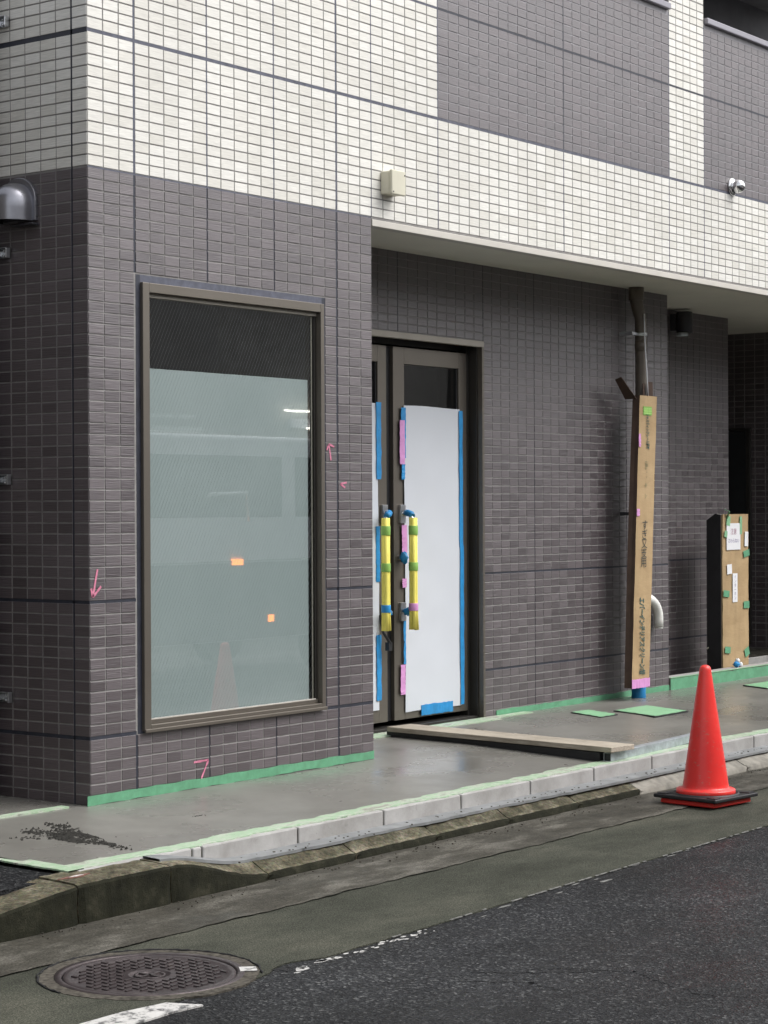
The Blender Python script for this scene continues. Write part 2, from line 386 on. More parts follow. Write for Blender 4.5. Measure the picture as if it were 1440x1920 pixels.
def field(face, us, zs, matf, hole=None, wide=()):
    """us, zs: positions of the expansion joints with their half widths; tiles fill the spaces between"""
    for (ua, ha), (ub, hb) in zip(us[:-1], us[1:]):
        uu = split(ua, ub)
        for (za, ga), (zb, gb) in zip(zs[:-1], zs[1:]):
            zz = rows(za+ga, zb-gb)
            for i in range(len(uu)-1):
                for j in range(len(zz)-1):
                    a = uu[i]+(max(ha, GAP/2) if i == 0 else GAP/2); b = uu[i+1]-(max(hb, GAP/2) if i == len(uu)-2 else GAP/2)
                    c = zz[j]+(GAP/2 if j else (0 if ga > .004 else GAP/2)); d = zz[j+1]-(GAP/2 if j < len(zz)-2 else (0 if gb > .004 else GAP/2))
                    mt = matf((a+b)/2, (c+d)/2)
                    if mt is None: continue
                    for q in clipped(a, b, c, d, hole): tiles.append((face, *q, mt, len(clipped(a, b, c, d, hole)) == 1 and q == (a, b, c, d)))
def fmat(u, z):
    if z < BZ: return 'dark' if u < 2.1 else None
    if z < J4: return 'cream'
    if u < 2.70 or 5.31 < u < 5.79: return 'cream'
    return 'dark' if z < 4.53 else None
FU = [(0, 0), (.30, .0075), (.798, .0045), (1.295, .0045), (1.796, .0075), (2.094, .0)]
FU2 = [(2.094, .0045), (2.7035, .0045), (4.011, .0048), (5.31, .0045), (5.789, .0045), (7.09, .0045), (8.39, .0045)]
ZL = [(-.035, 0), (J2, .0085), (J1, .0075), (BZ, .0075)]
ZU = [(BZ, 0), (J4, .0085), (J5, .0065), (J6, .0045), (5.0, 0)]
WIN = (.306, 1.698, .266, 2.378)
field('F', FU, ZL, fmat, WIN)
field('F', FU+FU2[1:], ZU, fmat)
LU = [(0, 0), (.10, .006), (1.3, .004)]
field('L', LU, [(-.03, 0), (J2, .0085), (J1, .0075), (BZ, .004)], lambda u, z: 'dark')
field('L', LU, [(BZ, 0), (J4, .012), (J5, .006)], lambda u, z: 'cream')
field('R', [(4.182, 0), (4.775, .0035), (5.374, .0035), (5.958, .0035), (6.555, 0)], [(-.035, 0), (J2, .007), (J1, .006), (BZ-.005, 0)], lambda u, z: 'dark')
field('R', [(2.10, 0), (3.28, .0035), (4.182, .0035)], [(2.35, 0), (BZ-.005, 0)], lambda u, z: 'dark')
field('A', [(6.57, 0), (7.3, .0035), (8.475, 0)], [(-.06, 0), (J2, .007), (J1, .006), (BZ-.012, 0)], lambda u, z: 'dark')
field('E', [(.8, 0), (1.9, .003), (2.9, .003)], [(0, 0), (J2, .007), (J1, .006), (BZ-.012, 0)], lambda u, z: 'dark')
def P3(face, u, z, out):
    """point on a wall: u along it, z up, out = distance out of the tile face"""
    if face == 'F': return (u, -out, z)
    if face == 'R': return (u, DY-out, z)
    if face == 'A': return (u, FY-out, z)
    if face == 'L': return (-out, u, z)
    return (9.9-out, u, z)
def tile_shape(w2, h2, ch=.0009):
    """half sizes; local x along, -y out of the wall, 5 visible sides with a small chamfer"""
    y0, y1, y2 = TT+.001, ch, 0
    r = lambda a, b, y: [(-a, y, -b), (a, y, -b), (a, y, b), (-a, y, b)]
    vs = r(w2, h2, y0)+r(w2, h2, y1)+r(w2-ch, h2-ch, y2)
    fs = [(8, 9, 10, 11)]
    for k in (0, 4):
        for i in range(4): fs.append((k+i, k+(i+1) % 4, k+4+(i+1) % 4, k+4+i))
    return vs, fs
NRM = {'F': 0, 'R': 0, 'A': 0, 'L': -math.pi/2, 'E': -math.pi/2}
def tile_M(face, u, z):
    p = P3(face, u, z, R.uniform(-.0003, .0006))
    return Matrix.Translation(p) @ Matrix.Rotation(NRM[face]+R.gauss(0, .002), 4, 'Z') @ Matrix.Rotation(R.gauss(0, .003), 4, 'X')
def area(t):
    f, a, b, c, d = t[:5]; P = [proj(P3(f, u, z, 0)) for u, z in ((a, c), (b, c), (b, d), (a, d))]
    if not all(0 < p[0] < 1440 and 0 < p[1] < 1920 for p in P): return 0
    return abs(sum(P[i][0]*P[(i+1) % 4][1]-P[(i+1) % 4][0]*P[i][1] for i in range(4)))/2
order = sorted(range(len(tiles)), key=lambda i: -(area(tiles[i]) if tiles[i][6] else 0))
single = set(order[:300]); cache = {}
mf = MB()
for i, (f, a, b, c, d, mt, full) in enumerate(tiles):
    w2, h2 = (b-a)/2, (d-c)/2; TM = tile_M(f, (a+b)/2, (c+d)/2)
    if i in single:
        key = (round(w2, 4), round(h2, 4), mt)
        if key not in cache:
            m = MB(); m.add(*tile_shape(w2, h2)); cache[key] = m.mesh('tile', mt)
        o = bpy.data.objects.new('tile', cache[key]); C.objects.link(o); o.matrix_world = TM; o.parent = bld
    else:
        vs, fs = tile_shape(w2, h2); mf.add([TM @ Vector(v) for v in vs], fs, 0 if mt == 'dark' else 1)
mf.build('tile_field', ['dark', 'cream'], bld, fix=False, kind='stuff')
# sealant in the expansion joints, standing just under the tile faces
def seal(face, u0, u1, z0, z1, mat='seal', d=.0022):
    m = MB(); P = [P3(face, u, z, o) for o in (-TT-.001, -d) for z in (z0, z1) for u in (u0, u1)]
    m.add(P, [(0, 2, 3, 1), (4, 5, 7, 6), (0, 1, 5, 4), (2, 6, 7, 3), (0, 4, 6, 2), (1, 3, 7, 5)]); m.build('sealant_joint', mat, bld)
for u, h in ((.30, .0075), (1.796, .0075)):
    seal('F', u-h+.0005, u+h-.0005, -.03 if u > 1 else -.03, .262 if False else (J2-.009), 'seal')
    seal('F', u-h+.0005, u+h-.0005, BZ, 5.0, 'seal_light', .0016)
seal('F', .293, .307, 2.385, BZ-.008); seal('F', 1.789, 1.803, J2+.009, BZ-.008)
for u in (.798, 1.295): seal('F', u-.0042, u+.0042, -.03, .262); seal('F', u-.0042, u+.0042, 2.38, BZ-.008); seal('F', u-.0042, u+.0042, BZ, 5.0, 'seal_light', .0005)
for u in (2.094, 2.7035, 5.31, 5.789, 4.011): seal('F', u-.0042, u+.0042, BZ+.001, J4-.009, 'seal_light', .0005); seal('F', u-.0046, u+.0046, J4+.009, 4.53 if u > 2.1 else 5.0, 'seal' if u == 4.011 else 'seal_light', .0002)
seal('F', .001, .300, J1-.0075, J1+.0075); seal('F', .001, .300, J2-.0085, J2+.0085)
seal('F', 1.70, 2.092, J1-.0075, J1+.0075); seal('F', 1.70, 2.092, J2-.0085, J2+.0085)
seal('F', .001, 2.092, BZ-.0078, BZ-.0003, 'seal_light', .001)
seal('F', .001, 8.4, J4-.0083, J4+.0083, 'seal_light', .0007); seal('F', .001, 2.698, J5-.0062, J5+.0062, 'seal_light', .0007); seal('F', 2.709, 8.4, J5-.0062, J5+.0062, 'seal', .0003)
seal('L', .003, 1.3, J1-.0075, J1+.0075); seal('L', .003, 1.3, J2-.0085, J2+.0085); seal('L', .003, 1.3, J4-.012, J4+.012); seal('L', .0945, .1055, -.03, 5.0)
for u in (4.775, 5.374, 5.958): seal('R', u-.003, u+.003, -.03, BZ-.01)
seal('R', 3.277, 3.283, 2.35, BZ-.01); seal('R', 4.179, 4.185, 2.35, BZ-.01)
seal('R', 4.184, 6.553, J1-.006, J1+.006); seal('R', 4.184, 6.553, J2-.007, J2+.007)
seal('A', 6.57, 8.473, J1-.006, J1+.006); seal('A', 6.57, 8.473, J2-.007, J2+.007); seal('A', 7.297, 7.303, -.06, BZ-.02)
# overhang: edge trim and soffit, parapet caps, open balcony behind
B('edge_trim', 'trim', bld, (2.097, 12, -.004, .055, BZ-.048, BZ-.0115), bevel=.003)
B('soffit', 'soffit', bld, (2.097, 12, .055, 4.3, BZ-.0114, BZ+.05))
B('parapet_cap', 'cap', bld, (2.712, 5.300, -.028, .14, 4.541, 4.583), bevel=.006)
B('parapet_cap', 'cap', bld, (5.800, 10.0, -.028, .14, 4.541, 4.583), bevel=.006)
B('balcony_wall', 'dark_int', bld, (2.7, 10.0, 1.5, 1.6, 3.3, 6.5), (2.7, 10, .1, 1.5, 3.3, 3.4), (2.7, 10, .0, 1.6, 5.6, 5.7), (2.6, 2.7, .1, 1.5, 3.4, 5.6))
m = MB(); m.tube([(6.46, 1.3, 3.4), (6.46, 1.3, 5.6)], .012, 8); m.build('drain_pipe', 'galv', bld)

# ------------------------------------------------------------------ window
win = bpy.data.objects.new('window', None); C.objects.link(win); win.parent = bld
def wb(name, mat, *boxes, bevel=.002, **p):
    m = MB()
    for b in boxes: m.box(*b)
    return m.build(name, mat, win, bevel, **p)
a, b, c, d = WIN
wb('sealant_surround', 'seal', (a, .335, .0015, .03, c, d), bevel=0); wb('sealant_surround', 'seal', (1.672, b, .0015, .03, c, d), bevel=0)
wb('sealant_surround', 'seal_light', (.335, 1.672, .0015, .03, 2.345, d), bevel=0)
wb('sealant_surround', 'seal', (.335, 1.672, .0015, .03, c, .276), bevel=0)
X0, X1, Z0, Z1 = .336, 1.671, .277, 2.343
wb('frame', 'bronze', (X0, X0+.044, -.016, .09, Z0, Z1)); wb('frame', 'bronze', (X1-.028, X1, -.016, .09, Z0, Z1))
wb('frame', 'bronze', (X0+.044, X1-.028, -.016, .09, Z1-.044, Z1)); wb('frame', 'bronze', (X0+.044, X1-.028, -.016, .09, Z0, Z0+.026))
wb('sill', 'bronze', (X0-.003, X1+.002, -.026, -.016, Z0-.008, Z0+.008))
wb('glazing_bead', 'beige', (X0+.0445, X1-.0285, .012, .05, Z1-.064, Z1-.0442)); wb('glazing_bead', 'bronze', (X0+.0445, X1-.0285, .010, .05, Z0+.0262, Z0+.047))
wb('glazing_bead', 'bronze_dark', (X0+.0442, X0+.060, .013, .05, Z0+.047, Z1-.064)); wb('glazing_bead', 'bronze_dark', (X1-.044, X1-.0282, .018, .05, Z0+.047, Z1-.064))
GX0, GX1, GZ0, GZ1 = X0+.060, X1-.048, Z0+.045, Z1-.058
m = MB(); m.quad((GX0, .022, GZ0), (GX1, .022, GZ0), (GX1, .022, GZ1), (GX0, .022, GZ1)); m.build('pane', 'glass', win, fix=False)
wb('frosted_film', 'film', (GX0+.004, GX1-.032, .0325, .0335, GZ0+.004, 1.953), bevel=0)
wb('pane_edge_strip', 'beige', (GX1-.012, GX1-.004, .0255, .0285, GZ0+.007, GZ1), bevel=0)
wb('pane_edge_strip', 'trim', (GX0, GX1, .014, .021, GZ0, GZ0+.006), bevel=0)
# wires cast in the glass: fine diagonal lines
m = MB(); th = math.radians(62); dx, dz = math.cos(th), math.sin(th); t0 = .00026
def wire(sx, step):
    k = -2.2
    while k < 2.6:
        pts = []
        # line: x = GX0 + k + sx*s*dx ; z = GZ0 + s*dz
        s0, s1 = 0, (GZ1-GZ0)/dz
        xa, xb = GX0+k+sx*s0*dx, GX0+k+sx*s1*dx
        lo, hi = (GX0, GX1)
        def sat(x): return (x-GX0-k)/(sx*dx)
        sa, sb = sorted((sat(lo), sat(hi))); s0, s1 = max(s0, sa), min(s1, sb)
        if s1-s0 > .02:
            p, q = (GX0+k+sx*s0*dx, GZ0+s0*dz), (GX0+k+sx*s1*dx, GZ0+s1*dz); nx, nz = -dz*t0, sx*dx*t0
            m.add([(p[0]+nx, .0292, p[1]+nz), (p[0]-nx, .0292, p[1]-nz), (q[0]-nx, .0292, q[1]-nz), (q[0]+nx, .0292, q[1]+nz),
                   (p[0], .0302, p[1]), (q[0], .0302, q[1])], [(0, 1, 2, 3), (0, 3, 5, 4), (1, 4, 5, 2)])
        k += step
wire(1, .022)
m.build('glass_wire', 'galv', win, fix=False, kind='stuff')

# ------------------------------------------------------------------ entrance door
def part(name, parent=bld):
    o = bpy.data.objects.new(name, None); C.objects.link(o); o.parent = parent; return o
fr = part('door_frame')
def fb(parent, name, mat, *bx, bevel=.0015, **p):
    m = MB()
    for q in bx: m.box(*q)
    return m.build(name, mat, parent, bevel, **p)
fb(fr, 'head_trim', 'beige', (2.10, 4.185, DY-.006, DY+.03, 2.309, 2.345))
fb(fr, 'jamb_trim', 'bronze', (4.163, 4.186, DY-.006, DY+.03, -.03, 2.308))
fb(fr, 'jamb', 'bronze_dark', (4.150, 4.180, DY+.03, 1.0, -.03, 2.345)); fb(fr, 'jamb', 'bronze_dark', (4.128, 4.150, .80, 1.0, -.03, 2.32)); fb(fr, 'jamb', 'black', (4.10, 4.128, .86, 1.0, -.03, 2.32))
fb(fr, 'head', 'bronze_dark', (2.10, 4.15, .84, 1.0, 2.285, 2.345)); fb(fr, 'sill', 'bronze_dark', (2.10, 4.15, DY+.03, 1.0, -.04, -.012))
def leaf(x0, x1):
    lf = part('door_leaf'); y0, y1 = .80, .84; z0, z1 = .02, 2.27
    s = .112
    fb(lf, 'stile', 'bronze', (x0, x0+s, y0, y1, z0, z1)); fb(lf, 'stile', 'bronze', (x1-.085, x1, y0, y1, z0, z1))
    fb(lf, 'rail', 'bronze', (x0+s, x1-.085, y0, y1, z1-.10, z1)); fb(lf, 'rail', 'bronze', (x0+s, x1-.085, y0, y1, z0, z0+.12))
    m = MB(); m.quad((x0+s, .822, z0+.12), (x1-.085, .822, z0+.12), (x1-.085, .822, z1-.10), (x0+s, .822, z1-.10)); m.build('pane', 'glass', lf, fix=False)
    fb(lf, 'gasket', 'black', (x0+s, x0+s+.006, .81, .83, z0+.12, z1-.10), (x1-.085-.012, x1-.085, .81, .83, z0+.12, z1-.10), bevel=0)
    return lf
LR = leaf(3.352, 4.125); LL = leaf(2.51, 3.283)
fb(LR, 'meeting_strip', 'black', (3.283, 3.352, .825, .835, .02, 2.27), bevel=0)
# dim things seen inside through the door pane
B('interior_board', 'trim', bld, (3.55, 3.95, 1.35, 1.36, 1.2, 2.12)); 
m = MB(); m.tube([(3.75, 1.2, 2.75), (3.8, 1.22, 2.2), (3.9, 1.2, 1.7)], .012, 8); m.tube([(3.65, 1.25, 2.75), (3.68, 1.25, 2.3), (3.62, 1.2, 2.05)], .012, 8); m.build('interior_cable', 'plastic', bld)

def handle(xp, leafo, xw):
    """pull handle with two steel plates and a tube that bends outward"""
    h = MB()
    zt, zb = 1.262, .672
    h.box(xp-.026, xp+.026, .782, .80, zt-.055, zt+.055); h.box(xp-.026, xp+.026, .782, .80, zb-.055, zb+.055)
    path = [(xp, .785, zt)]
    for k in range(7):
        q = k/6*math.pi/2; path.append((xp+(xw-xp)*math.sin(q), .745-.05*math.sin(q), zt-.055+.055*math.cos(q)))
    path += [(xw, .69, zt-.10), (xw, .69, zb+.10), (xw, .70, zb+.05), (xp, .745, zb+.005), (xp, .785, zb)]
    h.tube(path, .0125, 12); h.build('pull_handle', 'steel', leafo, .001)
handle(3.425, LR, 3.40); handle(3.245, LL, 3.125)
fb(LR, 'thumb_turn', 'steel', (3.40, 3.43, .77, .80, .985, 1.01))
def wad(parent, name, mat, c, r, seed, sq=(1, 1, 1)):
    q = random.Random(seed); m = MB(); n, k = 12, 8; vs = []; fs = []
    for i in range(k+1):
        for j in range(n):
            t, p = math.pi*i/k, 2*math.pi*j/n; rr = r*(1+q.uniform(-.22, .22))
            vs.append((c[0]+rr*sq[0]*math.sin(t)*math.cos(p), c[1]+rr*sq[1]*math.sin(t)*math.sin(p), c[2]+rr*sq[2]*math.cos(t)))
    for i in range(k):
        for j in range(n): fs.append((i*n+j, i*n+(j+1) % n, (i+1)*n+(j+1) % n, (i+1)*n+j))
    m.add(vs, fs, 0, True); return m.build(name, mat, parent)
wad(LR, 'blue_tape_wad', 'blue', (3.408, .765, .998), .030, 3, (.8, .8, 1.15))
def wrap(x, label, bot_mat, flare):
    e = empty('foam_handle_cover', (x, .69, .60), label, 'foam cover', 'yellow foam covers on the door handles')
    def loc(m, name, mt): m.build(name, mt, e)
    z1 = .615+.0; L = .64
    for k in range(4):                                   # four foam strands bound together
        q = math.pi/2*k+math.pi/4; c, s = math.cos(q), math.sin(q)
        m = MB(); m.tube([(.011*c*(1+flare*1.4)+flare*.006, .011*s*(1+flare), -.03+R.uniform(-.006, .006)), (.012*c, .012*s, .10), (.0115*c, .0115*s, .3), (.0115*c, .0115*s, L)], .0145, 10)
        loc(m, 'foam_strand', 'yellow')
    for zc, h, mt in ((.565, .055, 'lime'), (.348, .05, 'lime'), (.105, .045, bot_mat)):
        m = MB(); m.lathe([(.0275, zc-h/2), (.0283, zc-h/2+.002), (.0283, zc+h/2-.002), (.0275, zc+h/2)], 20); loc(m, 'tape_band', mt)
    return e
w1 = wrap(3.40, 'yellow foam cover with lime and pink tape bands on the right door handle', 'pink', .45)
w2_ = wrap(3.125, 'yellow foam cover with a blue tape band on the left door handle', 'blue', .35)
for e, dxp in ((w1, .025), (w2_, .12)):
    m = MB(); m.tube([(dxp, .08, .670), (dxp*.9, .055, .668), (dxp*.55, .025, .662), (dxp*.15, .008, .650)], [.017, .021, .019, .018], 9); m.build('blue_tape_wrap', 'blue', e)
    wad(e, 'blue_tape_wrap', 'blue', (dxp*.8, .06, .075), .024, 8, (1, 1.3, 1))
# lever lock hanging on the left leaf
m = MB(); m.tube([(3.20, .79, .66), (3.19, .76, .56), (3.235, .74, .49)], .009, 8); m.box(3.215, 3.245, .735, .765, .45, .50); m.build('cable_lock', 'black', LL)

# protective white sheets with tape
def strip(parent, name, mat, x0, x1, z0, z1, y, seed=0, n=14, th=.0012, axis='z', jag=.0025):
    """a strip of tape with slightly uneven edges standing at depth y"""
    q = random.Random(seed+int(x0*1000)); m = MB(); vs = []
    for i in range(n+1):
        t = i/n
        for k in (0, 1):
            if axis == 'z': p = (x0 if k == 0 else x1)+q.uniform(-jag, jag); z = z0+(z1-z0)*t
            else: p = x0+(x1-x0)*t; z = (z0 if k == 0 else z1)+q.uniform(-jag, jag)
            yy = y-th-abs(q.gauss(0, .0012)); vs += [(p, yy, z), (p, y, z)]
    fs = []
    for i in range(n):
        a = i*4; fs += [(a, a+2, a+6, a+4), (a+1, a+5, a+7, a+3), (a, a+4, a+5, a+1), (a+2, a+3, a+7, a+6)]
    fs += [(0, 1, 3, 2), (n*4, n*4+2, n*4+3, n*4+1)]
    m.add(vs, fs); o = m.build(name, mat, None); put(o, parent); return o
def sheet(label, x0, x1, z0, z1, tapes):
    e = empty('protective_sheet', ((x0+x1)/2, .80, z0), label, 'protective sheet', 'white sheets taped over the door leaves')
    m = MB(); nx, nz = 14, 60; vs = []; q = random.Random(4)
    for j in range(nz+1):
        for i in range(nx+1):
            u, v = i/nx, j/nz
            wv = .0035*math.sin(v*9+u*3)+.002*math.sin(u*14+v*4)+.003*math.sin(v*31+u*6)*math.sin(u*3.1)+.002*math.sin(v*57-u*9)
            vs.append((x0+(x1-x0)*u+.004*math.sin(v*5), .7935-.002-wv*.3, z0+(z1-z0)*v+.003*math.sin(u*5)))
    n0 = len(vs); vs += [(x, y+.0012, z) for x, y, z in vs]; W = nx+1
    fs = [(j*W+i, j*W+i+1, (j+1)*W+i+1, (j+1)*W+i) for j in range(nz) for i in range(nx)]
    fs += [(n0+j*W+i, n0+(j+1)*W+i, n0+(j+1)*W+i+1, n0+j*W+i+1) for j in range(nz) for i in range(nx)]
    m.add(vs, fs, 0, True); o = m.build('sheet', 'paper', None, fix=False); put(o, e)
    for k, (mt, a, b, c, d) in enumerate(tapes):
        strip(e, mt+'_tape', mt, a, b, c, d, .7885-.0006*(k % 3), k, axis='x' if (b-a) > (d-c) else 'z')
    return e
sheet('tall white sheet taped with blue and pink over the right door leaf', 3.452, 4.045, .062, 1.918,
      [('blue', 3.415, 3.462, 1.60, 1.905), ('blue', 3.418, 3.452, 1.47, 1.565), ('pink', 3.400, 3.450, 1.562, 1.828), ('pink', 3.418, 3.470, .985, 1.195), ('pink', 3.420, 3.462, .818, .872),
       ('blue', 3.430, 3.452, .355, .625), ('pink', 3.400, 3.448, .172, .352), ('blue', 4.025, 4.062, 1.05, 1.905), ('blue', 4.030, 4.068, .065, 1.06), ('blue', 3.610, 3.945, .030, .095)])
sheet('white sheet on the left door leaf, half hidden by the corner column', 2.62, 3.188, .10, 1.925,
      [('blue', 3.168, 3.214, 1.47, 1.928), ('blue', 3.160, 3.196, .86, 1.19), ('blue', 3.160, 3.205, .155, .545)])

# ------------------------------------------------------------------ things fixed to the walls
e = empty('vent_hood', (0, .43, 2.7), 'round grey metal vent hood on the dark side wall at upper left', 'vent hood')
m = MB(); n = 20; secs = []
cy, zb, zt, rr, dp = .435, 2.618, 2.70, .100, .125
# hood: half cylinder body with a domed top, open below
vs = []; fs = []; K = 14; H = 9
for j in range(H+1):
    if j <= 3: z = zb+(zt-zb)*j/3; s = 1
    else: q = (j-3)/(H-3)*math.pi/2; z = zt+rr*math.sin(q)*.95; s = math.cos(q)
    for k in range(K+1):
        t = math.pi*k/K; vs.append((-.018-dp*math.sin(t)*max(s, .02)**.8, cy+rr*math.cos(t)*max(s, .02), z))
for j in range(H):
    for k in range(K): fs.append((j*(K+1)+k, j*(K+1)+k+1, (j+1)*(K+1)+k+1, (j+1)*(K+1)+k))
m.add(vs, fs, 0, True); m.add([(x*.96, cy+(y-cy)*.96, z-.001) for x, y, z in vs], fs, 1, True); o = m.build('hood', ['grey_metal', 'black'], None); put(o, e)
m = MB(); pts = [(cy+(rr+.016)*math.cos(math.pi*k/18), zt+.01+(rr+.012)*math.sin(math.pi*k/18)) for k in range(19)]+[(cy-rr-.016, zb), (cy+rr+.016, zb)]
m.prism(pts, -.018, 0.0, ax='x'); o = m.build('flange', 'grey_metal', None, .003); put(o, e)
m = MB(); m.box(-.045, 0, cy-.125, cy+.02, zb-.022, zb-.012, M=None); o = m.build('lower_lip', 'dark_metal', None, .004); put(o, e)

e = empty('junction_box', (2.235, 0, 2.97), 'small ivory plastic box on the cream tiles above the entrance', 'junction box')
m = MB(); m.box(2.172, 2.288, -.062, 0, 2.965, 3.088); o = m.build('housing', 'plastic', None, .009, 3); put(o, e)
m = MB(); m.box(2.168, 2.292, -.082, -.062, 2.961, 3.092); o = m.build('cover', 'plastic', None, .006, 3); put(o, e)
for x, z in ((2.18, 2.975), (2.28, 3.07)):
    m = MB(); m.lathe([(.004, 0), (.004, .002), (0, .002)], 10, M=Matrix.Translation((x, -.083, z)) @ Matrix.Rotation(math.pi/2, 4, 'X')); o = m.build('screw', 'dark_metal', None); put(o, e)

e = empty('security_camera', (6.20, 0, 3.49), 'small chrome dome camera on the facade at upper right', 'security camera')
RY = Matrix.Rotation(math.pi/2, 4, 'X')
m = MB(); m.lathe([(.062, 0), (.062, .010), (.052, .016), (.0, .016)], 28, M=Matrix.Translation((6.19, 0, 3.495)) @ RY); o = m.build('mounting_plate', 'chrome', None); put(o, e)
m = MB(); m.lathe([(.045, .016), (.047, .05), (.042, .072), (.028, .088), (.008, .096), (0, .097)], 28, M=Matrix.Translation((6.19, 0, 3.495)) @ RY); o = m.build('dome', 'chrome', None); put(o, e)
m = MB(); m.lathe([(.024, .0), (.022, .012), (.0, .014)], 20, M=Matrix.Translation((6.185, -.062, 3.472)) @ Matrix.Rotation(math.radians(140), 4, 'X')); o = m.build('lens', 'black', None); put(o, e)

e = empty('wall_lamp', (7.45, FY, 2.7), 'dark cylindrical wall lamp under the soffit on the far wall', 'lamp')
m = MB(); m.lathe([(.058, 2.64), (.062, 2.645), (.062, 2.80), (.055, 2.806), (0, 2.806)], 28, M=Matrix.Translation((7.56, FY-.10, 0))); o = m.build('lamp_body', 'dark_metal', None); put(o, e)
m = MB(); m.box(7.51, 7.61, FY-.05, FY, 2.66, 2.79); o = m.build('bracket', 'dark_metal', None, .004); put(o, e)
m = MB(); m.lathe([(.046, 2.615), (.048, 2.64)], 24, M=Matrix.Translation((7.52, FY-.10, 0))); o = m.build('glass_ring', 'galv', None); put(o, e)

# downpipe on the alley wall: the pipe runs just outside the left edge, its clamp plates show
e = empty('downpipe', (-.05, .60, 0), 'dark downpipe with metal clamps at the left edge of the picture', 'downpipe')
m = MB(); m.tube([(-.055, .615, -.02), (-.055, .615, 5.0)], .040, 16); o = m.build('pipe', 'dark_metal', None); put(o, e)
for z in (3.55, 2.483, 1.437, .432):
    m = MB(); m.box(-.012, -.006, .495, .60, z-.023, z+.023); m.box(-.034, -.006, .495, .502, z-.023, z+.023); m.box(-.034, -.006, .495, .60, z+.021, z+.025); m.box(-.06, -.012, .560, .575, z-.012, z+.012)
    o = m.build('clamp', 'steel', None, .002); put(o, e)
    for zz in (-.012, .012):
        m = MB(); m.lathe([(.007, 0), (.007, .008), (0, .009)], 6, M=Matrix.Translation((-.012, .530, z+zz)) @ Matrix.Rotation(-math.pi/2, 4, 'Y')); o = m.build('bolt', 'steel', None); put(o, e)

# ------------------------------------------------------------------ wrapped downpipe in the recess
e = empty('wrapped_downpipe', (5.95, .60, -.03), 'brown downpipe with blue tape foot between the door and the far wall', 'downpipe')
m = MB(); m.tube([(5.95, .62, BZ-.015), (5.95, .62, 2.74), (5.958, .615, 2.69), (5.975, .60, 2.60), (5.975, .60, 1.0), (5.93, .60, .3), (5.925, .60, .03)], [.045, .045, .044, .040, .040, .040, .040], 20); o = m.build('pipe', 'pipe', None); put(o, e)
m = MB(); m.lathe([(.052, 2.735), (.054, 2.74), (.054, BZ-.013), (.05, BZ-.012)], 24, M=Matrix.Translation((5.95, .62, 0))); o = m.build('collar', 'pipe', None); put(o, e)
m = MB(); m.lathe([(.0425, 2.38), (.0425, 2.46)], 20, M=Matrix.Translation((5.975, .60, 0))); o = m.build('coupling', 'pipe', None); put(o, e)
for z in (2.50, 1.25):
    m = MB(); m.box(5.87, 5.93, .60, .612, z-.010, z+.010); m.box(5.86, 5.87, .60, .705, z-.012, z+.012); m.lathe([(.046, z-.012), (.046, z+.012)], 20, M=Matrix.Translation((5.975, .60, 0)))
    o = m.build('clamp', 'dark_metal' if z < 2 else 'steel', None); put(o, e)
m = MB(); m.lathe([(.047, -.035), (.051, -.03), (.049, .01), (.052, .05), (.049, .07)], 20, M=Matrix.Translation((5.925, .60, 0))); o = m.build('blue_tape_foot', 'blue', None); put(o, e)
# ------------------------------------------------------------------ text
def text_mesh(s, size, mat, shear=0.0, bold=0.0, name='printed_text'):
    cu = bpy.data.curves.new('t', 'FONT'); cu.body = s; cu.size = size; cu.shear = shear; cu.offset = bold; cu.align_x = 'CENTER'; cu.align_y = 'CENTER'; cu.resolution_u = 2
    ob = bpy.data.objects.new('t', cu); C.objects.link(ob)
    dg = bpy.context.evaluated_depsgraph_get(); me = bpy.data.meshes.new_from_object(ob.evaluated_get(dg)); bpy.data.objects.remove(ob)
    me.name = name; me.materials.clear(); me.materials.append(MAT[mat]); return me
def text_on(parent, s, x, y, z, size, mat, rot=0.0, sx=1.0, shear=0.0, bold=0.0, name='printed_text', xf=None):
    me = text_mesh(s, size, mat, shear, bold, name); o = bpy.data.objects.new(name, me); C.objects.link(o)
    T = Matrix.Translation((x, y, z)) @ Matrix.Rotation(math.pi/2, 4, 'X') @ Matrix.Rotation(rot, 4, 'Z') @ Matrix.Diagonal((sx, 1, 1, 1))
    me.transform((xf @ T) if xf else T); put(o, parent); return o
# cardboard cover round the pipe: leans a little, open at the back
e = empty('cardboard_pipe_cover', (5.85, .50, .05), 'tall narrow cardboard cover with green printed writing round the brown downpipe', 'cardboard')
SH = Matrix.Identity(4)
LEAN = (5.785-5.655)/(2.06-.06)
def cvx(z): return 5.655+(z-.06)*LEAN
m = MB(); nz = 22; q = random.Random(5); vs = []; pf = []
W = .236; D = .05
for j in range(nz+1):
    z = .06+2.005*j/nz; x = cvx(z); bow = .012*math.sin(j/nz*math.pi)*(1 if j < 20 else .3); b2 = q.uniform(-.0025, .0025)
    for (dx_, dy_) in ((-.012-bow*.8, D), (-.004-bow*.2, D*.5), (0+b2, 0), (W*.5, -.002+b2), (W+b2, 0), (W+.003, D)): pf.append((x+dx_, .50+dy_, z))
ns = 6
fs = [(j*ns+i, j*ns+i+1, (j+1)*ns+i+1, (j+1)*ns+i) for j in range(nz) for i in range(ns-1)]
n0 = len(pf); inn = []
for j in range(nz+1):
    for i, (dx_, dy_) in enumerate(((.003, 0), (.003, 0), (.003, .003), (0, .003), (-.003, .003), (-.003, 0))):
        p = pf[j*ns+i]; inn.append((p[0]+dx_, p[1]+dy_, p[2]))
